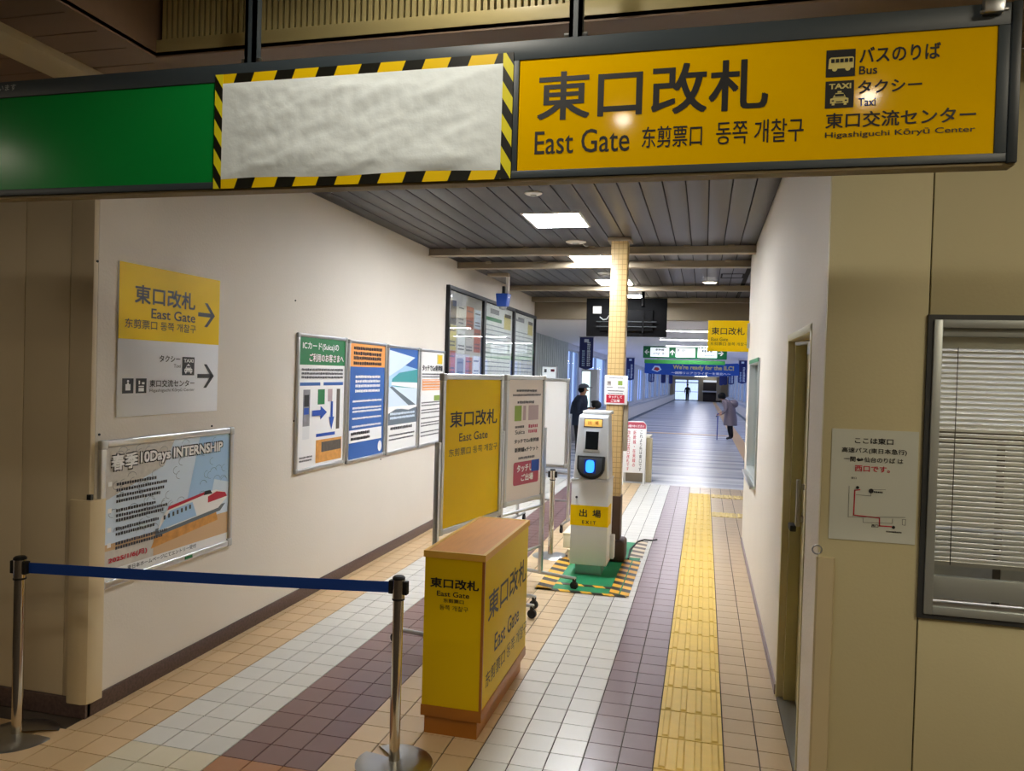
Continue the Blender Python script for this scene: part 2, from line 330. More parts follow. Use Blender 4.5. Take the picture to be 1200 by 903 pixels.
def tactile_mesh(m):
    b = MB().box(-.1465, .1465, -.1455, .1455, -.012, .002)
    for i in range(4):
        xx = -.1125+.075*i
        b.add([(xx-.017, -.138, .002), (xx+.017, -.138, .002), (xx+.017, .138, .002), (xx-.017, .138, .002), (xx-.011, -.132, .0085), (xx+.011, -.132, .0085), (xx+.011, .132, .0085), (xx-.011, .132, .0085)], [(4, 5, 6, 7), (0, 1, 5, 4), (1, 2, 6, 5), (2, 3, 7, 6), (3, 0, 4, 7)])
    return meshdata(b, 'tactile_block', m)
tb = tactile_mesh('tactile')
for k in range(-3, 27): piece('tactile_block', tb, fl, (-.012, 3.317+.15+.3*k, 0))
tb2 = tactile_mesh('tactile_pale')
for (xx, yy) in ((.288, 9.77), (.588, 9.77), (.288, 11.27), (.588, 11.27)): piece('tactile_block', tb2, fl, (xx, yy, .0015))

# ---- corridor walls
wl = empty('wall_left', ((-3.5+XL)/2, 7.7, 0), 'long cream plaster corridor wall on the left carrying framed posters', None, None, 'structure')
MB().box(-3.5, XL, YF+.031, 12.5, 0, ZC+.1).build('plaster', 'wall', wl)
sm = meshdata(MB().cyl((0, 0, 0), (.004, 0, 0), .006, 8), 'screw_plug', 'black')
for px_, py_ in ((114, 306), (116, 509), (248, 499), (346, 352), (344, 493), (446, 538), (40+104, 450)):
    piece('screw_plug', sm, wl, at('x', XL, px_, py_))
tag(MB().box(XL, XL+.012, YF, 12.5, 0, .088).build('baseboard_left', 'granite', bevel=.002), 'speckled dark granite skirting along the left corridor wall', kind='structure')
wr = empty('wall_right', (.49, 5.6, 0), 'cream plaster corridor wall on the right with a doorway and a service window', None, None, 'structure')
mb = MB(); X1 = .56
mb.box(XR, X1, YF+.031, 3.37, 0, ZC+.1); mb.box(XR, X1, 3.37, 4.30, 1.92, ZC+.1); mb.box(XR, X1, 4.30, 6.38, 0, ZC+.1)
mb.box(XR, X1, 6.38, 7.65, 0, .82); mb.box(XR, X1, 6.38, 7.65, 1.855, ZC+.1); mb.box(XR, X1, 7.65, 8.2, 0, ZC+.1)
mb.build('plaster', 'wall', wr)
mb = MB()
for a, b in ((YF, 3.37), (4.30, 8.2)): mb.box(XR-.01, XR, a, b, 0, .055)
tag(mb.build('baseboard_right', 'granite_purple'), 'low purple-grey stone skirting along the right corridor wall', kind='structure')
# ---- entrance walls
el = empty('wall_entrance_left', (-3.9, YF, 0), 'dim beige panelled wall left of the corridor mouth', None, None, 'structure')
MB().box(-6, XL-.02, YF+.012, YF+.1, 0, ZN).build('backing', 'joint', el)
for a, b in ((-2.896, XL), (-3.156, -2.900), (-3.9, -3.160), (-4.6, -3.904), (-6, -4.604)):
    MB().box(a, b, YF, YF+.03, .09, ZN).build('panel', 'wall_panel_dim', el, bevel=.002)
MB().box(-6, XL+.012, YF-.012, YF+.02, 0, .088).build('skirting', 'granite', el)
g = MB(); fr = F((0, 0, 0), (1, 0, 0), (0, 1, 0))
pts = [(-2.862, YF+.03), (-2.862, YF-.016), (-2.85, YF-.024), (-2.775, YF-.024), (-2.752, YF-.012), (-2.744, YF+.01), (-2.744, YF+.075), (XL, YF+.075), (XL, YF+.03)]
g.prism(fr, pts, .07, 1.025); g.build('corner_guard', 'guard_left', el, smooth=True)
MB().box(-2.765, -2.742, YF-.02, YF-.004, 1.03, 1.055).build('guard_clip', 'black', el)
er = empty('wall_entrance_right', (1.9, YF, 0), 'olive-beige panelled wall right of the corridor mouth around the blinds window', None, None, 'structure')
WX0, WX1, WZ0, WZ1 = .757, 2.35, .855, 1.926
mb = MB(); mb.box(XR+.02, WX0, YF+.012, YF+.1, 0, ZN); mb.box(WX1, 4, YF+.012, YF+.1, 0, ZN); mb.box(WX0, WX1, YF+.012, YF+.1, 0, WZ0); mb.box(WX0, WX1, YF+.012, YF+.1, WZ1, ZN); mb.build('backing', 'joint', er)
for a, b, c, d in ((XR, .7595, 0, ZN), (.765, WX1, WZ1, ZN), (.765, WX1, 0, WZ0), (WX1+.004, 4, 0, ZN)):
    MB().box(a, b, YF, YF+.03, c, d).build('panel', 'wall_panel', er, bevel=.0015)
pts = [(XR+.03, YF), (XR-.008, YF+.0), (XR-.008, YF-.006), (XR-.002, YF-.014), (XR+.05, YF-.014), (XR+.055, YF-.006), (XR+.055, YF)]
MB().prism(fr, pts, 0, 1.04).build('corner_guard', 'guard', er, smooth=True)
c0 = at('y', YF-.012, 957, 643); ring = [c0+Vector((.016*math.cos(t), -.008, .016*math.sin(t))) for t in (2*math.pi*i/14 for i in range(15))]
MB().tube(ring, .003, 6).build('hook_ring', 'steel', er, smooth=True)
# lintel and enclosing walls of the near hall and office
tag(MB().box(XL, XR, YF, YF+.1, ZN, 3.3).build('trim_1', 'soffit'), 'brown lintel above the corridor mouth behind the hanging sign', kind='structure')
tag(MB().box(-6, 4, -4.1, -4, 0, 3.5).build('wall_back', 'wall_panel_dim'), 'plain beige wall closing the near hall behind the viewer', kind='structure')
tag(MB().box(-6.1, -6, -4, YF, 0, 3.5).build('wall_hall_left', 'wall_panel_dim'), 'plain beige side wall of the near hall, far left', kind='structure')
tag(MB().box(4, 4.1, -4, YF, 0, 3.5).build('wall_hall_right', 'wall_panel_dim'), 'plain beige side wall of the near hall, far right', kind='structure')
mb = MB(); mb.box(3.4, 3.5, YF+.1, 8.2, 0, .9); mb.box(3.4, 3.5, YF+.1, 8.2, 2.3, 3.0); mb.box(3.4, 3.5, YF+.1, 3.6, .9, 2.3); mb.box(3.4, 3.5, 7.8, 8.2, .9, 2.3); mb.box(XR+.02, 3.5, 8.1, 8.2, 0, 3.0); mb.box(X1, 3.5, YF+.1, 8.2, ZC+.02, 3.0)
tag(mb.build('wall_office', 'wall'), 'cream walls of the office behind the blinds', kind='structure')

# ---- corridor ceiling
ce = empty('ceiling', (-1.17, 7.7, ZC), 'dark grey slatted corridor ceiling of long narrow planks', None, None, 'structure')
MB().box(XL-.05, XR+.05, YF, 12.5, ZC+.014, ZC+.08).build('deck', 'gap', ce)
pw = (XR-XL)/22
pm = meshdata(MB().box(-pw/2+.004, pw/2-.004, -(12.45-YF)/2, (12.45-YF)/2, 0, .012), 'plank', 'plank', bevel=.0015)
for k in range(22): piece('plank', pm, ce, (XL+pw*(k+.5), (12.45+YF)/2, ZC))
MB().box(XR+.05, 2.4, 8.2, 12.5, ZC+.014, ZC+.08).build('deck', 'gap', ce)
pm2 = meshdata(MB().box(-pw/2+.004, pw/2-.004, -(12.45-8.2)/2, (12.45-8.2)/2, 0, .012), 'plank', 'plank', bevel=.0015)
for k in range(13): piece('plank', pm2, ce, (XR+.05+pw*(k+.5), (12.45+8.2)/2, ZC))
for i, (yb, xe) in enumerate(((7.42, XR), (8.35, 2.4), (10.6, 2.4), (12.2, 2.4))):
    b = empty('ceiling_beam', ((XL+xe)/2, yb, ZC-.075), ['beige ceiling crossbeam nearest the hanging sign', 'second beige ceiling crossbeam from the hanging sign', 'third beige ceiling crossbeam, in front of the black television', 'farthest beige ceiling crossbeam at the end of the slatted ceiling'][i], 'beam', 'crossbeams under the slatted ceiling')
    mb = MB(); mb.box(XL, xe, yb-.035, yb+.035, ZC-.072, ZC-.004); mb.box(XL, xe, yb-.055, yb+.055, ZC-.075, ZC-.068); mb.build('channel', 'beam', b, bevel=.002)
    cm = meshdata(MB().box(-.03, .03, -.05, .05, -.012, .012), 'clip', 'beam')
    for xx in (-2.4, -1.75, -1.1, -.2, .2): piece('clip', cm, b, (xx, yb-.01, ZC-.008))

# ---- near hall ceiling with its raised bay and louvre
cn = empty('ceiling_hall', (-1, 0, ZN), 'dark brown plank ceiling of the near hall', None, None, 'structure')
RXL, RYF = -2.06, 2.50               # raised bay: left and far edges
mb = MB(); mb.box(-6, RXL-.03, -4, YF, ZN+.014, ZN+.06); mb.box(RXL-.03, 4, RYF+.03, YF, ZN+.014, ZN+.06); mb.build('deck', 'gap', cn)
k = 0; y = YF
while y > -4:
    y1 = y; y0 = y-.142; y = y0
    if y0 >= RYF-.005: segs = ((-6, -2.58), (-2.40, 4))
    elif y1 > RYF: segs = ((-6, -2.58), (-2.40, RXL)); MB().box(RXL, 4, RYF, y1-.003, ZN, ZN+.012).build('plank', 'plank_near', cn)
    else: segs = ((-6, -2.58), (-2.40, RXL))
    if y0 < 0: continue
    for a, b in segs: MB().box(a, b, y0+.003, y1-.003, ZN, ZN+.012).build('plank', 'plank_near', cn)
MB().box(-6, RXL, -4, 0, ZN, ZN+.012).build('plank', 'plank_near', cn)
MB().box(-2.58, -2.40, -4, YF, ZN-.03, ZN+.012).build('rib', 'beam_near', cn, bevel=.003)
mb = MB(); mb.box(RXL-.045, RXL, -4, RYF+.045, ZN-.006, ZN+.014); mb.box(RXL, 4, RYF, RYF+.045, ZN-.006, ZN+.014); mb.build('bay_trim', 'plank_near', cn)
MB().box(RXL-.02, RXL, -4, RYF+.1, ZN, 3.35).build('bay_side', 'plank_near', cn)
MB().box(RXL, 4, -4, RYF+.3, 3.32, 3.4).build('bay_top', 'louver', cn)
lv = MB().box(RXL, 4, RYF, RYF+.02, ZN, ZN+.062).build('louvre_grille', 'louver', cn, bevel=.002)
MB().box(-.46, 4, RYF+.001, RYF+.02, ZN+.062, 3.32).build('side_plate', 'louver', lv)
MB().box(RXL-.01, -.46, RYF+.06, RYF+.08, ZN+.03, 3.34).build('back_plate', 'louver_gap', lv)
sl = meshdata(MB().box(-.007, .007, 0, .05, 0, 3.32-ZN-.062), 'fin', 'louver')
for k in range(67): piece('fin', sl, lv, (RXL+.03+.0235*k, RYF+.004, ZN+.062))

# ================================================================== CONCOURSE BEYOND
HX0, HX1, YEND = -3.5, 2.4, 84.0
fr_h = None
def ramp_box(mb, x0, x1, y0, y1, za, zb, mi=0):
    vs = [(x, y, hz(y)+z) for z in (za, zb) for y in (y0, y1) for x in (x0, x1)]
    mb.add(vs, [(0, 2, 3, 1), (4, 5, 7, 6), (0, 1, 5, 4), (2, 6, 7, 3), (0, 4, 6, 2), (1, 3, 7, 5)], mi); return mb
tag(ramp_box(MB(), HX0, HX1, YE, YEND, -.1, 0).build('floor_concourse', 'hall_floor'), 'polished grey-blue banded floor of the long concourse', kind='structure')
mb = MB(); ramp_box(mb, .87, 1.17, YE, YEND-2, 0, .004); ramp_box(mb, -3, .87, 25.2, 25.6, 0, .004)
tag(mb.build('trim_2', 'floor_tan'), 'tan tactile paving line along the concourse floor', kind='structure')
HC = 2.585
mb = MB(); ramp_box(mb, HX0-.1, HX1+.1, 12.6, YEND+.2, HC, HC+.1)
tag(mb.build('ceiling_concourse', 'hall_ceiling'), 'pale flat concourse ceiling with rows of strip lights', kind='structure')
tag(MB().box(HX0, HX1, 12.42, 12.62, HC, 3.0).build('trim_3', 'header'), 'beige header where the slatted ceiling meets the concourse', kind='structure')
hl = empty('wall_concourse_left', (HX0, 30, 0), 'ribbed grey wall and window piers on the left of the concourse', None, None, 'structure')
hr = empty('wall_concourse_right', (HX1, 30, 0), 'window piers on the right of the concourse', None, None, 'structure')
mb = MB(); ramp_box(mb, HX0-.15, HX0, 12.5, 19.8, 0, HC)
yy = 12.7
while yy < 19.7: ramp_box(mb, HX0, HX0+.018, yy, yy+.16, 0, HC); yy += .24
mb.build('ribbed_sheet', 'hall_wall', hl)
bays = [(19.8, 21.8), (23.2, 28.0), (31.0, 34.4), (36.6, 39.9), (42.0, 45.6)]
yb = 47.6
while yb < 80: bays.append((yb, yb+3.3)); yb += 5.4
nwin = 0
for side, par in ((HX0, hl), (HX1, hr)):
    s = -1 if side < 0 else 1
    xa, xb = (side-.15, side) if s < 0 else (side, side+.15)
    prev = 19.8 if s < 0 else 8.2
    for a, b in bays:
        if a > prev: ramp_box(MB(), xa, xb, prev, a, 0, HC).build('pier', 'hall_pillar', par)
        mb = MB(); ramp_box(mb, xa, xb, a, b, 0, .65); ramp_box(mb, xa, xb, a, b, HC-.14, HC); mb.build('sill_wall', 'hall_pillar', par)
        prev = b
        nwin += 1
        wn = empty('window_%d' % nwin, (side, (a+b)/2, hz((a+b)/2)+.65), 'tall pale blue concourse window, %s side, bay %d from the corridor' % ('left' if s < 0 else 'right', bays.index((a, b))+1), None, None, 'structure')
        mb = MB(); t = .05
        xm = (xa+xb)/2
        for q0, q1 in ((a, a+t), (b-t, b), ((a+b)/2-t/2, (a+b)/2+t/2)): ramp_box(mb, xm-.04, xm+.04, q0, q1, .65, HC-.14)
        ramp_box(mb, xm-.04, xm+.04, a, b, .65, .7); ramp_box(mb, xm-.04, xm+.04, a, b, HC-.19, HC-.14)
        mb.build('window_frame', 'frame_alu', wn); 
        for q0, q1 in ((a+t, (a+b)/2-t/2), ((a+b)/2+t/2, b-t)): ramp_box(MB(), xm-.004, xm+.004, q0, q1, .7, HC-.19).build('pane', 'glass_film', wn)
    ramp_box(MB(), xa, xb, prev, YEND+.2, 0, HC).build('pier', 'hall_pillar', par)
MB().box(HX1, HX1+.15, 8.2, 19.8, -.2, HC+.5).build('pier', 'hall_pillar', hr)
for s, (xa, xb), nm in ((-1, (HX0, -3.05), 'left'), (1, (1.95, HX1), 'right')):
    lg = empty('ledge_%s' % nm, ((xa+xb)/2, 50, hz(50)), 'low pale ledge with a rail running along the %s side of the concourse' % nm, 'ledge')
    y0 = 20.0 if s < 0 else 14.0
    ramp_box(MB(), xa, xb, y0, YEND-1, 0, .58).build('ledge_body', 'ledge', lg)
    e0, e1 = (xb-.06, xb+.03) if s < 0 else (xa-.03, xa+.06)
    ramp_box(MB(), e0, e1, y0, YEND-1, .58, .66).build('rail', 'alu_dull', lg)
    ramp_box(MB(), e0, e1, y0, YEND-1, 0, .10).build('kick_plate', 'slate', lg)
# end wall with glazed doors
ew = empty('wall_end', (-.5, YEND, hz(YEND)), 'far end wall of the concourse with bright glazed doors', None, None, 'structure')
zE = hz(YEND)
mb = MB(); mb.box(HX0, -3.1, YEND, YEND+.15, zE, zE+HC); mb.box(-3.1, HX1, YEND, YEND+.15, zE+2.3, zE+HC); mb.box(-.55, HX1, YEND, YEND+.15, zE, zE+2.3)
mb.build('end_plaster', 'beige_col', ew)
for a, b in ((-3.1, -1.75), (-1.75, -.55)):
    mb = MB()
    for q0, q1, c0_, c1_ in ((a, a+.09, 0, 2.3), (b-.09, b, 0, 2.3), (a, b, 0, .12), (a, b, 1.9, 2.0), (a, b, 2.22, 2.3), (a, b, .95, 1.0)): mb.box(q0, q1, YEND+.04, YEND+.1, zE+c0_, zE+c1_)
    d = mb.build('door_leaf', 'frame_alu', ew); MB().box(a+.09, b-.09, YEND+.065, YEND+.075, zE+.12, zE+2.22).build('pane', 'glass_hall', d)
sh = empty('display_cabinet', (.55, YEND-1.2, zE), 'dark display cabinet with a white shelf beside the far doors', 'cabinet')
MB().box(-.1, 1.25, YEND-.5, YEND-.2, zE, zE+2.05).build('back_panel', 'dark_wood', sh); MB().box(-.2, 1.3, YEND-1.2, YEND-.2, zE+1.0, zE+1.14).build('shelf', 'white', sh)
MB().box(0, 1.2, YEND-1.1, YEND-.5, zE, zE+.7).build('base_cabinet', 'dark_wood', sh); MB().box(-.1, 1.3, YEND-1, YEND-.2, zE+2.05, zE+2.25).build('lit_header', 'lit', sh)
for xx, lb in ((-3.35, 'beige column standing left of the far glazed doors'), (1.45, 'beige column standing right of the dark display cabinet')):
    c = empty('column', (xx, YEND-1, zE), lb, 'column', 'columns at the far end')
    MB().box(xx-.22, xx+.22, YEND-1.2, YEND-.8, zE, zE+HC).build('shaft', 'beige_col', c, bevel=.02); MB().box(xx-.26, xx+.26, YEND-1.24, YEND-.76, zE, zE+.15).build('foot', 'dark_wood', c)
ordn = ['nearest', 'second', 'third', 'fourth', 'fifth', 'sixth', 'seventh', 'eighth', 'ninth', 'tenth', 'eleventh', 'twelfth', 'thirteenth', 'fourteenth', 'fifteenth', 'sixteenth', 'seventeenth', 'eighteenth', 'nineteenth', 'twentieth']
for k in range(18):
    yy = 14.4+2.75*k*(1 if k < 6 else 1+.05*(k-5)); zz = hz(yy)+HC
    if yy > 82: break
    ls = empty('strip_light', (-.35, yy, zz-.03), 'glowing white strip light across the concourse ceiling, %s from the corridor' % ordn[k], 'light', 'strip lights in the concourse ceiling')
    MB().box(-1.0, .3, yy-.07, yy+.07, zz-.03, zz).build('housing', 'white', ls); MB().box(-.97, .27, yy-.05, yy+.05, zz-.036, zz-.03).build('diffuser', 'led_line', ls)
# hanging flags
k = 0
for side, ys in ((-1, (16.6, 29, 41, 53, 65)), (1, (29, 41, 53, 65))):
    for j, yy in enumerate(ys):
        xx = -2.52 if (side < 0 and yy < 20) else (-2.72 if side < 0 else 1.33); zt = hz(yy)+HC
        hgt = .72 if yy < 20 else .86
        f_ = empty('hanging_flag', (xx, yy, zt-hgt-.03), 'narrow dark blue flag with pale lettering, %s on the %s side of the concourse' % (ordn[j], 'left' if side < 0 else 'right'), 'flag', 'hanging flags in the concourse')
        fr = F((xx-.15, yy-.006, zt-hgt-.03), (1, 0, 0), (0, 0, 1))
        mb = MB(); mb.prism(fr, [(0, .05), (.15, 0), (.3, .05), (.3, hgt), (0, hgt)], -.008, 0); mb.build('fabric', 'dark_blue', f_)
        MB().cyl((xx-.17, yy, zt-.03), (xx+.17, yy, zt-.03), .012, 8).build('rod', 'alu', f_)
        if yy < 45:
            lines(f_, fr, [(.17, .24, .08+.045*q, .035) for q in range(12)], 'skylight', .001, 'lettering', seed=k); lines(f_, fr, [(.06, .12, .08+.045*q, .03) for q in range(8)], 'sky', .001, 'lettering', seed=k+9)
            mesh_flat(MB().rect(fr, .1, hgt-.12, .2, hgt-.05, .001), 'emblem', 'skylight', f_)
        k += 1
# green direction sign
gs = empty('direction_sign', (-.5, 20.4, 2.1), 'long green hanging direction sign with white arrows and lit panels in the concourse', 'sign')
Yg = 20.4; fr = F((-1.59, Yg, 2.17), (1, 0, 0), (0, 0, 1)); Wg, Hg = 2.13, .31
MB().obox(fr, 0, Wg, 0, Hg, -.15, 0).build('sign_box', 'hall_green', gs, bevel=.01)
for a, b in ((.19, .67), (.84, 1.33), (1.40, 1.88)): MB().obox(fr, a, b, .035, Hg-.035, 0, .004).build('lit_panel', 'lit', gs)
def arrow(parent, fr, c, size, ang, m, t=.2, d=.0015, name='arrow'):
    mb = MB()
    for pl in arrow_pts(1, .9, t):
        q = []
        for u, v in pl:
            u -= .5; v -= .45; q.append((c[0]+size*(u*math.cos(ang)-v*math.sin(ang)), c[1]+size*(u*math.sin(ang)+v*math.cos(ang))))
        mb.poly(fr, q, d)
    return mesh_flat(mb, name, m, parent)
arrow(gs, fr, (.10, .155), .13, math.pi, 'white', d=.005); arrow(gs, fr, (.755, .155), .14, math.pi/2, 'white', d=.005); arrow(gs, fr, (1.98, .155), .14, 0, 'white', d=.005)
text(gs, fr, '新幹線', (.32, .19, .55, .25), 'ink', .02, .006); text(gs, fr, 'のりば・西口', (.26, .08, .60, .15), 'ink', .02, .006)
text(gs, fr, '東口改札', (.88, .17, 1.1, .25), 'ink', .02, .006); lines(gs, fr, [(.9, 1.28, .08, .03), (1.5, 1.8, .17, .07), (1.46, 1.82, .08, .03)], 'slate', .006)
MB().box(-1.55, .5, Yg+.03, Yg+.06, 2.03, 2.13).build('lower_panel', 'hall_green2', gs); MB().cyl((-1.2, Yg+.07, 2.1), (-1.2, Yg+.07, hz(Yg)+HC), .02, 8).build('hanger', 'alu', gs); MB().cyl((.2, Yg+.07, 2.1), (.2, Yg+.07, hz(Yg)+HC), .02, 8).build('hanger', 'alu', gs)
# blue banner
bn = empty('banner', (-.4, 28, 1.7), 'wide blue banner with yellow lettering hung across the concourse', 'banner')
Yb = 28; fr = F((-2.11, Yb, 1.80), (1, 0, 0), (0, 0, 1)); Wb, Hb = 3.28, .43
mb = MB(); n = 24
for i in range(n):
    a, b = Wb*i/n, Wb*(i+1)/n; s0 = -.06*math.sin(math.pi*i/n); s1 = -.06*math.sin(math.pi*(i+1)/n)
    mb.add([fr.p(a, s0), fr.p(b, s1), fr.p(b, Hb+s1), fr.p(a, Hb+s0), fr.p(a, s0, -.006), fr.p(b, s1, -.006), fr.p(b, Hb+s1, -.006), fr.p(a, Hb+s0, -.006)], [(0, 1, 2, 3), (7, 6, 5, 4), (0, 4, 5, 1), (3, 2, 6, 7)])
mb.build('cloth', 'banner_blue', bn)
text(bn, fr, "We're ready for the ILC!", (1.0, .13, 3.1, .33), 'photo_yellow', .03, .004); text(bn, fr, '〜国際リニアコライダーを東北へ〜', (.95, .0, 3.0, .09), 'white', .02, .004)
mesh_flat(MB().poly(fr, [(.25, .12), (.45, .05), (.6, .14), (.52, .27), (.35, .28)], .004), 'emblem', 'skylight', bn); mesh_flat(MB().poly(fr, [(.32, .13), (.46, .09), (.54, .15), (.48, .22), (.37, .22)], .005), 'emblem', 'blood', bn)
for xx in (-2.1, 1.15): MB().tube([(xx, Yb, 2.2), (xx, Yb, hz(Yb)+HC)], .008, 6).build('cord', 'alu', bn)
# lit panels on the left of the concourse
lp = empty('light_box', (-2.9, 19.4, hz(19.4)), 'upright cyan-white lit advertising pillar behind the man in a cap', 'light box')
MB().box(-3.02, -2.62, 19.2, 19.7, hz(19.4), 1.82).build('case', 'hall_pillar', lp, bevel=.01); MB().box(-3.0, -2.80, 19.19, 19.2, .4, 1.76).build('lit_face', 'lit_cyan', lp)
lq = empty('lit_sign', (-3.44, 17.1, 1.5), 'small white lit sign on the ribbed grey concourse wall', 'sign')
fr = F((-3.3, 16.4, 1.45), (.55, .83, 0), (0, 0, 1)); fr = F((-3.47, 16.5, 1.42), (.94, -.34, 0), (0, 0, 1)); MB().box(-3.5, -3.40, 16.5, 16.56, 1.5, 1.75).build('bracket', 'alu', lq)
MB().obox(fr, 0, .36, 0, .42, -.06, 0).build('case', 'white', lq); MB().obox(fr, .01, .35, .02, .4, 0, .003).build('lit_face', 'lit', lq); mesh_flat(MB().rect(fr, .22, .3, .32, .36, .004), 'logo', 'red_pale', lq); mesh_flat(MB().rect(fr, .05, .28, .12, .36, .004), 'logo', 'photo_grey', lq)

# ================================================================== WALL FITTINGS
# ---- blinds window on the entrance wall
wb = empty('window_50', (WX0+.5, YF, WZ0), 'aluminium window with half-open cream venetian blinds beside the taped map notice', None, None, 'structure')
def ringbox(mb, x0, x1, z0, z1, t, y0, y1): mb.box(x0, x0+t, y0, y1, z0, z1); mb.box(x1-t, x1, y0, y1, z0, z1); mb.box(x0+t, x1-t, y0, y1, z0, z0+t); mb.box(x0+t, x1-t, y0, y1, z1-t, z1); return mb
ringbox(MB(), WX0, WX1, WZ0, WZ1, .018, YF-.012, YF+.06).build('gasket', 'gasket', wb)
ringbox(MB(), WX0+.018, WX1-.018, WZ0+.018, WZ1-.018, .028, YF-.02, YF+.08).build('window_frame', 'frame_alu', wb, bevel=.002)
mb = MB(); mb.box(WX0+.046, WX1-.046, YF+.0, YF+.03, WZ0+.075, WZ0+.15); mb.box(WX0+.046, WX1-.046, YF+.005, YF+.035, WZ1-.075, WZ1-.046); mb.build('sash', 'frame_alu', wb, bevel=.002)
MB().box(WX0+.046, WX1-.046, YF-.005, YF+.03, WZ0+.046, WZ0+.06).build('sill_track', 'alu', wb)
MB().box(WX0+.046, WX1-.046, YF+.014, YF+.018, WZ0+.1, WZ1-.05).build('pane', 'glass', wb)
MB().box(WX0+.05, WX1-.05, YF+.04, YF+.075, WZ1-.115, WZ1-.06).build('blind_headrail', 'blind', wb)
cs = []; hw = (WX1-WX0)/2-.055
for i in range(5):
    t = -1+.5*i; cs.append((t*.0115, .003*(1-t*t)))
ang = R(28); smb = MB(); vs = []
for xx in (-hw, hw): vs += [(xx, a*math.cos(ang)+b*math.sin(ang), -a*math.sin(ang)*-1+b*math.cos(ang)) for a, b in cs]
smb.add(vs, [(i, i+1, 6+i, 5+i) for i in range(4)])
slat = meshdata(smb, 'blind_slat', 'blind')
z = WZ1-.128; ns = 0
while z > 1.045: piece('blind_slat', slat, wb, ((WX0+WX1)/2, YF+.055, z)); z -= .0185; ns += 1
MB().box(WX0+.06, WX1-.06, YF+.045, YF+.065, z-.004, z+.01).build('blind_bottom_rail', 'blind', wb)
for xx in (.87, 1.4, 1.95): MB().cyl((xx, YF+.041, z), (xx, YF+.041, WZ1-.11), .0015, 6).build('blind_cord', 'joint', wb)
# objects in the office behind: a cabinet
oc = empty('filing_cabinet', (1.6, 4.6, 0), 'dim office cabinet seen in slivers through the blinds', 'cabinet')
MB().box(1.0, 2.4, 4.4, 4.9, 0, 1.45).build('body', 'photo_dark', oc, bevel=.01)
for k in range(3): MB().box(1.04+.46*k, 1.46+.46*k, 4.385, 4.4, .1, 1.38).build('door', 'photo_pale', oc, bevel=.004)
# ---- taped notice
nt_ = empty('notice_sheet', (.6, YF, 1.11), 'pale laminated notice with red lettering and a small route map beside the window', 'notice')
fr = F((.456, YF-.001, 1.11), (1, 0, 0), (0, 0, 1)); C = crop(960, 480, .2878)
MB().obox(fr, 0, .287, 0, .401, 0, .002).build('sheet', 'notice_paper', nt_); fr = fr.shift(.002)
text(nt_, fr, 'ここは東口', fr.quad(C((145, 112), (302, 118), (302, 142), (145, 138))), 'ink', .02)
text(nt_, fr, '高速バス(東日本急行)', fr.quad(C((92, 152), (357, 162), (357, 187), (92, 176))), 'ink', .015)
text(nt_, fr, '一関⇔仙台のりば は', fr.quad(C((100, 190), (342, 197), (342, 218), (100, 212))), 'ink', .015)
text(nt_, fr, '西口です。', fr.quad(C((145, 225), (288, 232), (288, 257), (145, 250))), 'red', .02)
def pl(parent, fr, pts, wdt, m, d=.0012, name='map_line'):
    mb = MB(); q = [Vector((*fr.px(*p_), 0)) for p_ in pts]
    for a, b in zip(q[:-1], q[1:]):
        t = (b-a).normalized(); s = Vector((-t.y, t.x, 0))*wdt/2; a = a-t*wdt/2; b = b+t*wdt/2
        mb.poly(fr, [((a-s).x, (a-s).y), ((b-s).x, (b-s).y), ((b+s).x, (b+s).y), ((a+s).x, (a+s).y)], d)
    return mesh_flat(mb, name, m, parent)
pl(nt_, fr, C((165, 325), (145, 327), (140, 428), (245, 440), (245, 472), (300, 476)), .004, 'red')
pl(nt_, fr, C((122, 310), (118, 435), (350, 438)), .0012, 'ink_grey'); pl(nt_, fr, C((150, 345), (210, 350), (212, 325), (270, 325)), .0012, 'ink_grey'); pl(nt_, fr, C((178, 440), (178, 458), (298, 462), (298, 444)), .0012, 'ink_grey'); pl(nt_, fr, C((338, 446), (352, 446), (350, 470), (338, 468), (338, 446)), .0012, 'ink_grey')
for s, q in (('西口', ((212, 465), (240, 467), (240, 480), (212, 478))), ('東口', ((130, 272), (152, 273), (152, 282), (130, 281)))): text(nt_, fr, s, fr.quad(C(*q)), 'ink', .01)
mb = MB()
for c_, r_ in (((156, 316), 6), ((302, 478), 6), ((211, 330), 9)):
    u, v = fr.px(*C(c_)[0]); k = r_*.2878*.0033; mb.poly(fr, [(u+k*math.cos(t), v+k*math.sin(t)) for t in (2*math.pi*i/10 for i in range(10))], .0014)
tag(mesh_flat(mb, 'map_dot', 'ink', nt_), kind='stuff')
q = fr.quad(C((222, 330), (258, 332), (258, 340), (222, 338))); lines(nt_, fr, [(q[0], q[2], q[1], q[3]-q[1])], 'ink'); q = fr.quad(C((272, 492), (335, 496), (335, 502), (272, 499))); lines(nt_, fr, [(q[0], q[2], q[1], q[3]-q[1])], 'ink')
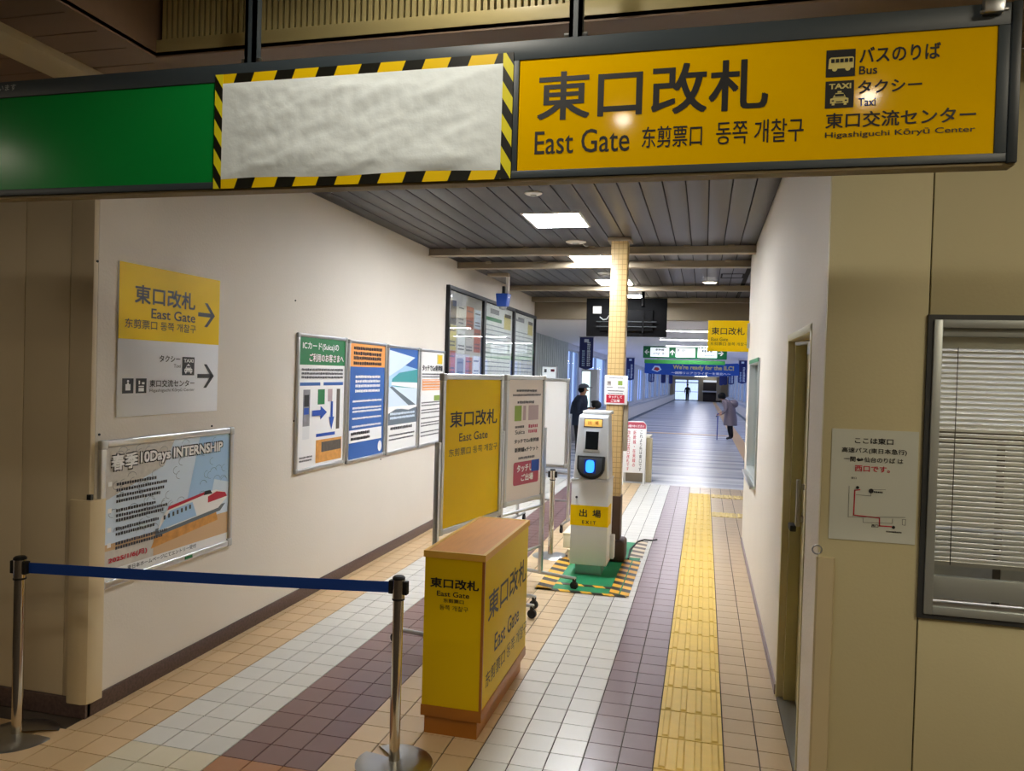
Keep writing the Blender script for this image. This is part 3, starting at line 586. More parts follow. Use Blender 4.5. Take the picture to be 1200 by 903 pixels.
# ---- recessed steel door in the right wall
do = empty('door_1', (XR+.05, 3.85, 0), 'olive steel door set back in the right corridor wall', None, None, 'structure')
mb = MB(); mb.box(XR-.004, X1, 4.255, 4.30, 0, 1.92); mb.box(XR-.004, X1, 3.37, 3.405, 0, 1.92); mb.box(XR-.004, X1, 3.37, 4.3, 1.885, 1.92); mb.build('door_frame', 'door_frame', do, bevel=.003)
dlf = MB().box(XR+.085, XR+.125, 3.405, 4.255, .01, 1.885).build('door_leaf', 'door_olive', do, bevel=.003)
MB().box(XR+.03, XR+.085, 4.215, 4.255, .01, 1.885).build('door_stop', 'door_olive', do)
h_ = MB(); h_.box(XR+.035, XR+.055, 4.0, 4.04, .96, 1.19); h_.box(XR+.055, XR+.085, 4.01, 4.03, .98, 1.01); h_.box(XR+.055, XR+.085, 4.01, 4.03, 1.14, 1.17); h_.build('handle', 'handle', dlf, bevel=.004)
MB().box(XR+.02, XR+.05, 4.10, 4.2, .915, .945).build('latch', 'black', dlf, bevel=.004)
mb = MB(); mb.box(XR+.03, XR+.085, 3.5, 3.75, 1.80, 1.86); mb.cyl((XR+.05, 3.7, 1.86), (XR+.03, 4.15, 1.87), .012, 8); mb.build('door_closer', 'handle', do, bevel=.003)
tag(MB().box(XR+.0, X1, 3.405, 4.255, 0, .008).build('trim_4', 'steel'), 'metal threshold of the olive steel door', kind='structure')
# ---- service window further along
ws = empty('window_51', (XR, 7.0, .82), 'narrow service window with a projecting sill in the right wall below the yellow flag sign', None, None, 'structure')
mb = MB(); mb.box(XR-.012, X1, 6.38, 6.42, .82, 1.855); mb.box(XR-.012, X1, 7.61, 7.65, .82, 1.855); mb.box(XR-.012, X1, 6.42, 7.61, .82, .86); mb.box(XR-.012, X1, 6.42, 7.61, 1.815, 1.855); mb.box(XR+.03, XR+.06, 6.99, 7.03, .86, 1.815); mb.build('window_frame', 'frame_alu', ws, bevel=.002)
MB().box(XR+.04, XR+.046, 6.42, 7.61, .86, 1.815).build('pane', 'glass_case', ws); MB().box(XR-.05, XR, 6.4, 7.63, .80, .822).build('sill', 'alu', ws, bevel=.003); MB().box(XR-.016, XR-.012, 6.38, 7.65, 1.825, 1.858).build('header_strip', 'green', ws)
# ---- yellow flag sign on the wall end
ys_ = empty('gate_sign', (.22, 8.0, 1.95), 'small yellow east gate sign projecting from the far end of the right wall', 'sign')
fr = F((.018, 8.0, 1.955), (1, 0, 0), (0, 0, 1)); MB().obox(fr, 0, .40, 0, .31, -.03, 0).build('plate', 'yellow', ys_, bevel=.004); MB().box(.40, .425, 7.99, 8.03, 1.99, 2.24).build('bracket', 'alu', ys_)
C = crop(640, 340, .288)
text(ys_, fr, '東口改札', fr.quad(C((673, 152), (808, 150), (808, 180), (673, 183))), 'ink', .01); text(ys_, fr, 'East Gate', fr.quad(C((672, 193), (740, 192), (740, 205), (672, 207))), 'ink', 0); text(ys_, fr, '东剪票口 동쪽 개찰구', fr.quad(C((668, 212), (820, 212), (820, 224), (668, 226))), 'ink', 0)
# ---- yellow / white guide sign on the left wall
gw = empty('guide_sign', (XL, 3.53, 1.40), 'yellow over white wall sign with two right-pointing arrows above the framed train poster', 'sign')
fr = F((XL, 3.135, 1.405), (0, 1, 0), (0, 0, 1)); Wg, Hg = .79, .76
MB().obox(fr, 0, Wg, 0, Hg, 0, .006).build('panel', 'sign_white', gw, bevel=.001); fr = fr.shift(.0062)
MB().obox(fr, 0, Wg, .385, Hg, 0, .001).build('yellow_field', 'yellow_board', gw); C = crop(0, 300, .3322)
T = lambda s, pts, m='ink', b=.012: text(gw, fr, s, fr.quad(C(*pts)), m, b, .002)
T('東口改札', ((475, 100), (688, 130), (688, 192), (475, 165)), b=.02); T('East Gate', ((533, 182), (688, 205), (688, 235), (533, 220))); T('东剪票口 동쪽 개찰구', ((440, 220), (690, 242), (690, 272), (440, 252)), b=.005)
T('タクシー', ((562, 348), (635, 353), (635, 375), (562, 372))); T('Taxi', ((612, 380), (636, 382), (636, 394), (612, 392)), b=0); T('東口交流センター', ((527, 433), (685, 438), (685, 461), (527, 460))); T('Higashiguchi Kōryū Center', ((527, 465), (685, 467), (685, 480), (527, 480)), b=0)
def taxi_icon(parent, fr, box, label=True, mi=('ink', 'white'), d=.0012):
    u0, v0, u1, v1 = box; w_, h_ = u1-u0, v1-v0; mb = MB(); U = lambda a, b: (u0+w_*a, v0+h_*b)
    mesh_flat(MB().rect(fr, u0, v0, u1, v1, d), 'pictogram_field', mi[0], parent)
    mb.poly(fr, [U(.18, .17), U(.82, .17), U(.82, .34), U(.72, .38), U(.28, .38), U(.18, .34)], d*1.6); mb.poly(fr, [U(.27, .39), U(.73, .39), U(.63, .55), U(.37, .55)], d*1.6); mb.rect(fr, *U(.24, .1), *U(.34, .17), d*1.6); mb.rect(fr, *U(.66, .1), *U(.76, .17), d*1.6); mb.rect(fr, *U(.43, .56), *U(.57, .62), d*1.6)
    o = mesh_flat(mb, 'taxi_pictogram', mi[1], parent)
    mb = MB(); mb.rect(fr, *U(.34, .42), *U(.66, .51), d*2.2); mb.rect(fr, *U(.23, .24), *U(.31, .29), d*2.2); mb.rect(fr, *U(.69, .24), *U(.77, .29), d*2.2); mb.rect(fr, *U(.38, .2), *U(.62, .24), d*2.2); mesh_flat(mb, 'taxi_windows', mi[0], parent)
    if label: text(parent, fr, 'TAXI', (u0+w_*.12, v0+h_*.70, u0+w_*.90, v0+h_*.90), mi[1], .03, d*1.8)
taxi_icon(gw, fr, fr.quad(C((642, 355), (685, 357), (685, 420), (642, 420))))
for q, k in ((((430, 430), (470, 432), (470, 484), (430, 484)), 0), (((478, 430), (516, 432), (516, 483), (478, 483)), 1)):
    u0, v0, u1, v1 = fr.quad(C(*q)); w_, h_ = u1-u0, v1-v0; mesh_flat(MB().rect(fr, u0, v0, u1, v1, .0012), 'pictogram_field', 'ink', gw); mb = MB()
    if k == 0: mb.rect(fr, u0+w_*.28, v0+h_*.2, u0+w_*.72, v0+h_*.62, .002); mb.rect(fr, u0+w_*.42, v0+h_*.62, u0+w_*.58, v0+h_*.72, .002); mb.poly(fr, [(u0+w_*(.5+.1*math.cos(t)), v0+h_*(.82+.08*math.sin(t))) for t in (2*math.pi*i/8 for i in range(8))], .002)
    else: mb.rect(fr, u0+w_*.25, v0+h_*.12, u0+w_*.75, v0+h_*.36, .002); mb.rect(fr, u0+w_*.25, v0+h_*.42, u0+w_*.75, v0+h_*.5, .002); mb.rect(fr, u0+w_*.25, v0+h_*.6, u0+w_*.38, v0+h_*.85, .002); mb.rect(fr, u0+w_*.55, v0+h_*.6, u0+w_*.8, v0+h_*.75, .002)
    mesh_flat(mb, 'pictogram', 'white', gw)
for q in (((698, 165), (757, 180), (757, 248), (698, 240)), ((695, 380), (753, 385), (753, 465), (695, 460))):
    u0, v0, u1, v1 = fr.quad(C(*q)); arrow(gw, fr, ((u0+u1)/2, (v0+v1)/2), (u1-u0)*1.0, 0, 'ink', .15, .002)

# ---- framed posters: helpers
def snap_frame(name, y0, y1, z0, z1, label, cat='poster', group=None, w=.026, thick=.022):
    """aluminium snap frame hung on the left wall; returns the thing and the print's frame (u 0..1, v 0..1 scaled)"""
    p_ = empty(name, (XL, (y0+y1)/2, z0), label, cat, group); fr = F((XL, y0, z0), (0, 1, 0), (0, 0, 1)); W, H = y1-y0, z1-z0
    MB().obox(fr, w*.5, W-w*.5, w*.5, H-w*.5, .001, .010).build('sheet', 'paper', p_)
    for nm, a in (('frame_rail', (0, W, 0, w)), ('frame_rail', (0, W, H-w, H)), ('frame_rail', (0, w, w, H-w)), ('frame_rail', (W-w, W, w, H-w))):
        MB().obox(fr, a[0], a[1], a[2], a[3], 0, thick).build(nm, 'alu', p_, bevel=.007, seg=3)
    for u, v in ((0, 0), (W-w*1.2, 0), (0, H-w*1.2), (W-w*1.2, H-w*1.2)): MB().obox(fr, u-.002, u+w*1.2+.002, v-.002, v+w*1.2+.002, 0, thick+.002).build('frame_corner', 'alu_dull', p_, bevel=.008, seg=3)
    f2 = F(fr.p(w, w, .010), fr.u, fr.v); return p_, f2, W-2*w, H-2*w
def rects(p_, fr, W, H, items, d=.0008):
    """coloured flat print in 0..1 coordinates: (material, u0, v0, u1, v1)"""
    for i, (m, u0, v0, u1, v1) in enumerate(items): mesh_flat(MB().rect(fr, u0*W, v0*H, u1*W, v1*H, d+.0002*i), 'print_block', m, p_)
def polys(p_, fr, W, H, items, d=.002):
    for i, (m, pts) in enumerate(items): mesh_flat(MB().poly(fr, [(u*W, v*H) for u, v in pts], d+.0002*i), 'print_shape', m, p_)
# train poster
ip, fr, W, H = snap_frame('train_poster', 3.025, 4.08, .585, 1.30, 'landscape framed poster with a red and white train, behind the blue belt', w=.036)
rects(ip, fr, W, H, [('skylight', 0, .12, 1, 1), ('sand', 0, 0, 1, .27), ('photo_pale', 0, 0, .35, .22), ('white', 0, 0, 1, .075)])
polys(ip, fr, W, H, [('sky', [(.58, .27), (1, .33), (1, 1), (.72, 1)]), ('skylight', [(.8, .3), (1, .32), (1, .55), (.86, .6)]), ('photo_pale', [(0, .6), (.42, .8), (.5, 1), (0, 1)]), ('photo_orange', [(.33, .14), (.9, .22), (.88, .31), (.36, .22)])])
polys(ip, fr, W, H, [('slate', [(.36, .225), (.92, .30), (.97, .36), (.36, .29)]), ('white', [(.38, .26), (.9, .33), (.985, .41), (.965, .46), (.88, .50), (.74, .50), (.46, .44), (.40, .36)]),
    ('sky', [(.38, .27), (.70, .31), (.66, .44), (.47, .41)]), ('red', [(.80, .40), (.985, .42), (.965, .46), (.88, .485), (.8, .455)]), ('red', [(.45, .42), (.8, .485), (.8, .51), (.46, .45)]), ('ink', [(.76, .475), (.84, .475), (.82, .51), (.77, .51)])], .004)
mesh_flat((lambda b: [b.rect(fr, (.42+.035*i)*W, (.35+.006*i)*H, (.435+.035*i)*W, (.385+.006*i)*H, .0062) for i in range(7)] and b)(MB()), 'print_shape', 'ink_grey', ip)
rnd = random.Random(4); mb = MB()
for i in range(70):       # printed jigsaw cuts across the picture
    u, v = rnd.uniform(.05, .96), rnd.uniform(.3, .98); a = rnd.choice((0, math.pi/2))
    for j in range(5):
        t0, t1 = math.pi*j/5, math.pi*(j+1)/5; r0 = .03
        p0 = (u*W+r0*math.cos(t0+a), v*H+r0*math.sin(t0+a)*.7); p1 = (u*W+r0*math.cos(t1+a), v*H+r0*math.sin(t1+a)*.7); n_ = Vector((p1[1]-p0[1], p0[0]-p1[0])).normalized()*.0009
        mb.poly(fr, [(p0[0]-n_.x, p0[1]-n_.y), (p1[0]-n_.x, p1[1]-n_.y), (p1[0]+n_.x, p1[1]+n_.y), (p0[0]+n_.x, p0[1]+n_.y)], .0035)
tag(mesh_flat(mb, 'jigsaw_lines', 'slate', ip), kind='stuff')
C = crop(100, 500, .2214)
b1 = fr.quad(C((135, 150), (272, 130), (272, 215), (135, 232))); b2 = fr.quad(C((288, 128), (722, 80), (722, 148), (288, 195)))
bm_ = (b1[0]+b1[2])/2
for s, b_ in (('春', (b1[0], b1[1], bm_-.004, b1[3])), ('季', (bm_+.004, b1[1], b1[2], b1[3])), ('10Days INTERNSHIP', b2)):
    e_ = .006; text(ip, fr, s, (b_[0]-e_, b_[1]-e_, b_[2]+e_, b_[3]+e_), 'ink', .09, .005); text(ip, fr, s, b_, 'white', .034, .0058)
for i, v in enumerate((.70, .655, .61, .57, .50, .46, .425, .36, .32, .25, .215)):
    lines(ip, fr, [(.075*W, (.36+.12*((i*7) % 4)/4)*W, (v)*H, .0165)], 'ink_grey', .005, seed=i)
mb = MB(); [mb.rect(fr, .02*W, v*H, .045*W, (v+.035)*H, .005) for v in (.705, .505, .36, .245)]; tag(mesh_flat(mb, 'bullet_box', 'white', ip), kind='stuff')
text(ip, fr, '2025/1/6(月)', (.03*W, .115*H, .30*W, .165*H), 'red', .03, .005); text(ip, fr, '東日本ホームページにてエントリー受付', (.16*W, .03*H, .70*W, .066*H), 'ink', .01, .005)
MB().obox(F((XL, 3.025, .585), (0, 1, 0), (0, 0, 1)), .62, .68, .01, .026, .022, .026).build('frame_sticker', 'green', ip)
# four upright posters
pz0, pz1 = .905, 1.908
p1, fr, W, H = snap_frame('ticket_poster', 4.81, 5.565, .925, 1.915, 'upright framed poster with a green heading and blue arrows, nearest of the four', group='upright framed posters')
rects(p1, fr, W, H, [('white', 0, 0, 1, 1), ('green', 0, .79, 1, 1), ('blue2', .03, .63, .45, .655), ('blue2', .52, .63, .97, .655), ('photo_grey', .10, .30, .24, .60), ('machine_white', .10, .22, .24, .32), ('ink', .12, .47, .22, .56), ('blue', .12, .41, .22, .46), ('green', .40, .48, .55, .60), ('mauve', .62, .5, .72, .6), ('photo_dark', .82, .27, .9, .6), ('blue', .38, .225, .80, .25), ('photo_orange', .38, .02, .96, .20), ('photo_dark', .5, .1, .95, .18)])
text(p1, fr, 'ICカード(Suica)の', (.06*W, .90*H, .84*W, .965*H), 'white', .016, .005); text(p1, fr, 'ご利用のお客さまへ', (.2*W, .815*H, .96*W, .88*H), 'red_pale', .035, .0046); text(p1, fr, 'ご利用のお客さまへ', (.2*W, .815*H, .96*W, .88*H), 'white', .015, .005)
lines(p1, fr, [(.05*W, .95*W, v*H, .018) for v in (.745, .715, .685)]+[(.04*W, .3*W, v*H, .014) for v in (.075, .05)], 'ink_grey', .005)
def block_arrow(p_, fr, W, H, u0, v0, u1, v1, down=False):
    a, b = (u1-u0), (v1-v0)
    q = [(0, .3), (.55, .3), (.55, 0), (1, .5), (.55, 1), (.55, .7), (0, .7)]
    pts = [(u0+a*(.5+(y_-.5)), v1-b*x_) for x_, y_ in q] if down else [(u0+a*x_, v0+b*y_) for x_, y_ in q]
    mesh_flat(MB().poly(fr, [(u*W, v*H) for u, v in pts], .005), 'arrow', 'blue', p_)
block_arrow(p1, fr, W, H, .28, .36, .60, .47); block_arrow(p1, fr, W, H, .65, .27, .77, .50, True)
p2, fr, W, H = snap_frame('fare_poster', 5.60, 6.345, .91, 1.905, 'upright framed poster with an orange heading on blue, second of the four', group='upright framed posters')
rects(p2, fr, W, H, [('blue2', 0, 0, 1, 1), ('orange', 0, .80, 1, 1), ('white', .03, .14, .95, .25)])
lines(p2, fr, [(.1*W, .9*W, v*H, .03) for v in (.945, .90, .86, .815)], 'ink', .003, seed=2); lines(p2, fr, [(.16*W, .86*W, v*H, .024) for v in (.70, .66, .62, .575)]+[(.1*W, .92*W, v*H, .018) for v in (.49, .43, .40, .34, .27)], 'white', .003, seed=3); lines(p2, fr, [(.07*W, .6*W, v*H, .026) for v in (.205, .16)], 'ink', .004, seed=4)
mesh_flat(MB().poly(fr, [(W*(.9+.06*math.cos(t)), H*(.07+.05*math.sin(t))) for t in (2*math.pi*i/14 for i in range(14))], .003), 'emblem', 'white', p2)
p3, fr, W, H = snap_frame('station_poster', 6.38, 7.15, .905, 1.898, 'upright framed poster with a teal train in pale blue, third of the four', group='upright framed posters')
rects(p3, fr, W, H, [('white', 0, 0, 1, 1), ('sky', 0, .38, 1, 1), ('skylight', 0, .38, 1, .62), ('slate', 0, .25, 1, .40), ('paper', 0, 0, 1, .25)])
polys(p3, fr, W, H, [('blue2', [(0, .88), (1, .80), (1, 1), (0, 1)]), ('skylight', [(0, .72), (.4, .8), (.9, .92), (0, .98)]), ('teal', [(.12, .70), (.35, .76), (1, .80), (1, .60), (.3, .62), (.1, .64)]), ('white', [(.1, .64), (1, .60), (1, .66), (.1, .67)]), ('slate', [(.05, .62), (.12, .63), (1, .42), (1, .40), (.8, .40)]), ('white', [(0, .36), (.3, .41), (.7, .385), (1, .41), (1, .43), (0, .43)])])
lines(p3, fr, [(.08*W, .92*W, v*H, .024) for v in (.345, .305)], 'skylight', .004, seed=5); lines(p3, fr, [(.1*W, .85*W, .2*H, .03), (.06*W, .94*W, .14*H, .016), (.06*W, .9*W, .1*H, .016)], 'ink_grey', .004, seed=6)
p4, fr, W, H = snap_frame('express_poster', 7.185, 7.92, .90, 1.892, 'upright framed poster with orange rows and a yellow tag, farthest of the four', group='upright framed posters')
rects(p4, fr, W, H, [('paper', 0, 0, 1, 1), ('photo_yellow', .7, .87, .95, .98), ('yellow', .75, .88, .92, .97), ('orange', .08, .58, .95, .70), ('leaf', .6, .46, .95, .52)])
text(p4, fr, 'タッチでGo!新幹線', (.06*W, .79*H, .96*W, .86*H), 'ink', .03, .003); lines(p4, fr, [(.1*W, .93*W, v*H, .014) for v in (.68, .65, .62, .59)], 'paper_warm', .004, seed=7); lines(p4, fr, [(.06*W, .94*W, v*H, .014) for v in (.75, .72, .44, .41, .36, .33, .27, .22, .19, .12, .08)], 'ink_grey', .003, seed=8)

# ---- three glazed notice cases
gy = [7.95, 9.36, 10.93, 12.38]; gz0, gz1 = .95, 2.62
labs = ['glazed black-framed notice case full of small flyers on the left wall', 'glazed black-framed timetable case with a green line, middle of three', 'glazed black-framed timetable case, farthest of three']
for k in range(3):
    y0, y1 = gy[k], gy[k+1]; c = empty('notice_case', (XL, (y0+y1)/2, gz0), labs[k], 'notice case', 'glazed notice cases'); fr = F((XL, y0, gz0), (0, 1, 0), (0, 0, 1)); W, H = y1-y0, gz1-gz0
    MB().obox(fr, .02, W-.02, .02, H-.02, .001, .008).build('back_board', 'photo_pale' if k == 0 else 'paper', c)
    t = .045
    for a in ((0, W, 0, t), (0, W, H-t, H), (0, t, t, H-t), (W-t, W, t, H-t)): MB().obox(fr, a[0], a[1], a[2], a[3], 0, .045).build('frame_rail', 'black', c, bevel=.003)
    MB().obox(fr, t, W-t, t, H-t, .030, .034).build('pane', 'glass_case', c)
    rnd = random.Random(k+3)
    if k == 0:
        ms = ['photo_dark', 'photo_pale', 'photo_red', 'skylight', 'photo_yellow', 'paper', 'photo_pale', 'photo_red', 'photo_red', 'photo_grey', 'photo_red', 'paper', 'paper', 'photo_pale', 'paper', 'photo_grey', 'paper', 'photo_pale', 'paper_warm', 'photo_yellow']
        for i in range(20):
            a, b = i % 4, i//4; u = .08+a*.32+rnd.uniform(0, .02); v = H-.42-b*.30+rnd.uniform(-.02, .02); wv = rnd.uniform(.24, .29); hv = rnd.uniform(.23, .30)
            if v < .05: continue
            fo = MB().obox(fr, u, u+wv, v, v+hv, .008, .0095).build('flyer', ms[i], c)
            lines(fo, fr, [(u+.02, u+wv-.03, v+hv*q, .02) for q in (.15, .3, .75)], 'ink_grey', .0102, seed=i)
    else:
        rects(c, fr, W, H, [('green', .06, .84, .6, .87)] if k == 1 else [('photo_grey', .1, .9, .5, .92)], .009)
        rows = [(.08*W, .92*W, H*(.08+.036*i), .016) for i in range(21)]
        lines(c, fr, rows, 'slate', .0095, 'timetable_rows', seed=k)
        mb = MB(); [mb.rect(fr, W*(.06+.22*i), .08*H, W*(.06+.22*i)+.006, .83*H, .0093) for i in range(5)]; tag(mesh_flat(mb, 'timetable_rules', 'slate', c), kind='stuff')
        rects(c, fr, W, H, [('photo_yellow', .68, .80, .92, .92), ('photo_dark', .7, .9, .92, .93), ('photo_grey', .22, .9, .5, .94)], .0098)

# ---- ceiling fittings
for k, (ya, yb_) in enumerate(((5.81, 6.35), (7.91, 8.41), (9.9, 10.45), (11.75, 12.12))):
    l = empty('ceiling_light', (-1.195, (ya+yb_)/2, ZC-.012), ['square white ceiling light nearest the hanging sign', 'second square ceiling light, between the first two crossbeams', 'third square ceiling light, beyond the second crossbeam', 'farthest square ceiling light, above the black television'][k], 'light', 'square corridor ceiling lights')
    mb = MB(); x0, x1 = -1.41, -.98
    mb.box(x0-.02, x0, ya-.02, yb_+.02, ZC-.010, ZC+.002); mb.box(x1, x1+.02, ya-.02, yb_+.02, ZC-.010, ZC+.002); mb.box(x0, x1, ya-.02, ya, ZC-.010, ZC+.002); mb.box(x0, x1, yb_, yb_+.02, ZC-.010, ZC+.002); mb.build('frame', 'white', l)
    MB().box(x0, x1, ya, yb_, ZC-.006, ZC-.002).build('diffuser', 'led', l)
for k, (xx, yy, rr) in enumerate(((-1.185, 5.16, .062), (-1.207, 7.1, .095), (-1.215, 9.32, .09))):
    v_ = empty('ceiling_disc', (xx, yy, ZC-.02), ['small round white ceiling fitting just behind the hanging sign', 'round white ceiling fitting just in front of the first crossbeam', 'round white ceiling fitting beyond the second crossbeam'][k], 'ceiling fitting', 'round ceiling fittings')
    MB().lathe((xx, yy, ZC), [(rr, 0), (rr, -.006), (rr*.75, -.014), (rr*.4, -.016)], 20).build('cover', 'white', v_, smooth=True); MB().lathe((xx, yy, ZC-.016), [(rr*.38, 0), (rr*.3, -.006)], 14).build('centre_cap', 'alu_dull', v_, smooth=True)
dl = empty('downlight', (.028, 10.18, ZC-.01), 'small round lit downlight near the right wall', 'light'); MB().lathe((.028, 10.18, ZC), [(.10, 0), (.10, -.01), (.085, -.012)], 18).build('rim', 'white', dl, smooth=True); MB().lathe((.028, 10.18, ZC-.012), [(.082, 0), (.08, -.003)], 18).build('lens', 'downlight', dl)
ah = empty('access_hatch', (.35, 9.6, ZC-.004), 'thin square access hatch outline in the slatted ceiling', 'hatch'); ringm = MB(); [ringm.box(a, b, c_, d_, ZC-.004, ZC+.001) for a, b, c_, d_ in ((.15, .17, 9.4, 9.8), (.40, .42, 9.4, 9.8), (.15, .42, 9.4, 9.42), (.15, .42, 9.78, 9.8))]; ringm.build('hatch_rim', 'gap', ah)
# ---- television seen from behind
tv = empty('television', (-1.1, 11, 2.235), 'black television seen from behind, hanging from the ceiling beyond the tiled column', 'television')
fr = F((-1.68, 11.0, 2.235), (1, 0, .004), (0, -.09, 1)); Wt, Ht = 1.14, .545
tvc = MB().obox(fr, 0, Wt, 0, Ht, -.03, 0).build('casing', 'tv_black', tv, bevel=.006); MB().obox(fr, .2, .95, .08, .38, 0, .035).build('rear_bulge', 'tv_black', tv, bevel=.012)
for v in (.14, .21): MB().obox(fr, .15, 1.0, v, v+.010, .036, .05).build('mount_rail', 'gasket', tv)
for u in (.35, .8): MB().obox(fr, u, u+.025, .06, .36, .05, .06).build('mount_arm', 'tv_black', tv)
MB().obox(fr, .1, .22, .33, .43, .036, .039).build('label_plate', 'photo_pale', tvc); MB().tube([fr.p(.2, .28, .04), fr.p(.25, .24, .05), fr.p(.3, .25, .05), fr.p(.33, .3, .05)], .008, 6).build('cable', 'alu_dull', tv)
for u in (.4, .8): MB().cyl(fr.p(u, Ht*.8, .03), (fr.p(u, 0).x, 11.0, ZC), .022, 10).build('ceiling_pole', 'black', tv)
# ---- security camera with blue hood
sc_ = empty('security_camera', (-2.45, 9.2, 2.46), 'blue hooded security camera on a ceiling bracket above the notice cases', 'camera')
MB().box(-2.64, -2.38, 9.1, 9.22, 2.86, 2.90).build('ceiling_plate', 'beam', sc_, bevel=.004); MB().box(-2.42, -2.38, 9.17, 9.21, 2.60, 2.87).build('arm', 'white', sc_, bevel=.003); MB().box(-2.455, -2.425, 9.13, 9.17, 2.64, 2.74).build('joint', 'black', sc_)
mb = MB(); a_, b_ = (-2.53, -2.375), (-2.515, -2.395)
mb.add([(a_[0], 9.1, 2.65), (a_[1], 9.1, 2.65), (a_[1], 9.3, 2.66), (a_[0], 9.3, 2.66), (b_[0], 9.11, 2.49), (b_[1], 9.11, 2.49), (b_[1], 9.27, 2.50), (b_[0], 9.27, 2.50)], [(0, 1, 2, 3), (4, 7, 6, 5), (0, 4, 5, 1), (1, 5, 6, 2), (2, 6, 7, 3), (3, 7, 4, 0)]); mb.build('hood', 'camera_blue', sc_, bevel=.012, seg=3)
MB().lathe((-2.455, 9.19, 2.455), [(.01, 0), (.045, .012), (.052, .035)], 14).build('lens_dome', 'alu_dull', sc_, smooth=True)

# ================================================================== HANGING SIGN
YS = 2.2; sg = empty('hanging_sign', (-1.2, YS, 2.25), 'long dark hanging sign with a green field and a yellow east gate field', 'sign')
SX0, SX1, SZ0, SZ1 = -3.3, .747, 2.252, 2.654
fr = F((0, YS, 0), (1, 0, 0), (0, 0, 1))
MB().box(SX0, SX1, YS+.012, YS+.055, SZ0, SZ1).build('casing', 'sign_dark', sg, bevel=.003)
mb = MB(); mb.box(SX0, SX1-.001, YS-.004, YS+.012, SZ1-.056, SZ1); mb.box(SX0, SX1-.001, YS-.004, YS+.012, SZ0, SZ0+.022); mb.box(.697, SX1-.022, YS-.004, YS+.012, SZ0+.022, SZ1-.056); mb.box(-.60, -.558, YS-.004, YS+.012, SZ0+.022, SZ1-.056); mb.build('face_frame', 'sign_dark', sg, bevel=.0015)
MB().box(SX1-.022, SX1+.002, YS-.008, YS+.058, SZ0-.004, SZ1+.002).build('end_cap', 'sign_edge', sg, bevel=.003)
MB().box(SX0, SX1, YS+.002, YS+.056, SZ0-.008, SZ0-.001).build('underside_rail', 'soffit', sg)
MB().box(-.556, .696, YS, YS+.011, SZ0+.02, SZ1-.054).build('yellow_field', 'sign_yellow', sg); MB().box(SX0+.02, -.60, YS, YS+.011, SZ0+.02, SZ1-.054).build('green_field', 'sign_green', sg)
f0 = fr
C2 = crop(400, 0, 1/3); C3 = crop(800, 0, 1/3)
def TS(s, pts, b=.012): return text(sg, fr, s, fr.quad(pts), 'ink', b, .0012)
TS('東口改札', [(630, 85), (900, 68), (901, 128), (630, 142)], .014); TS('East Gate', [(626.7, 153), (737.7, 150), (737.7, 177), (626.7, 181)], .004); TS('东剪票口', [(752.3, 148), (822.7, 146), (822.7, 170.7), (752.3, 174)], .006); TS('동쪽 개찰구', [(839.3, 143), (941.7, 137), (941.7, 165), (839, 170)], .004)
TS('バスのりば', [(1007.3, 55), (1102.7, 50), (1101.7, 69.3), (1007.3, 74)], .016); TS('Bus', [(1006.7, 77.3), (1028, 76.7), (1028, 86.7), (1006.7, 87.3)]); TS('タクシー', [(1005.7, 94), (1080.7, 91), (1080, 106), (1005, 110)], .016); TS('Taxi', [(1005.7, 115), (1026, 114.3), (1026, 124), (1005.7, 124.7)])
TS('東口交流センター', [(967.7, 130.7), (1144, 126), (1143.3, 144), (967.3, 150)], .014); TS('Higashiguchi Kōryū Center', [(966.7, 154), (1142.7, 148.3), (1142.3, 156.7), (966.7, 163.3)], .006)
text(sg, fr.shift(.004), 'ています', fr.quad([(-8, 101), (20, 99), (20, 106), (-8, 108)]), 'alu_dull', .01, .0005)
b_ = fr.quad([(968.3, 59.3), (1002.7, 57.3), (1001.7, 89.3), (967.7, 90.7)]); u0, v0, u1, v1 = b_; w_, h_ = u1-u0, v1-v0; U = lambda a, b: (u0+w_*a, v0+h_*b)
mesh_flat(MB().rect(fr, *b_, .0012), 'pictogram_field', 'ink', sg)
mb = MB(); mb.poly(fr, [U(.08, .3), U(.95, .3), U(.95, .68), U(.9, .72), U(.16, .72), U(.10, .66)], .0018)
for cx in (.3, .75): mb.poly(fr, [U(cx+.09*math.cos(t), .29+.09*math.sin(t)) for t in (2*math.pi*i/12 for i in range(12))], .0021)
mesh_flat(mb, 'bus_pictogram', 'photo_yellow', sg); mb = MB(); [mb.rect(fr, *U(.17+.155*i, .52), *U(.29+.155*i, .66), .0024) for i in range(5)]; tag(mesh_flat(mb, 'bus_windows', 'ink', sg), kind='stuff')
taxi_icon(sg, fr, fr.quad([(967.3, 95.7), (1000.7, 94), (1000, 126), (966.7, 127)]), True, ('ink', 'photo_yellow'))
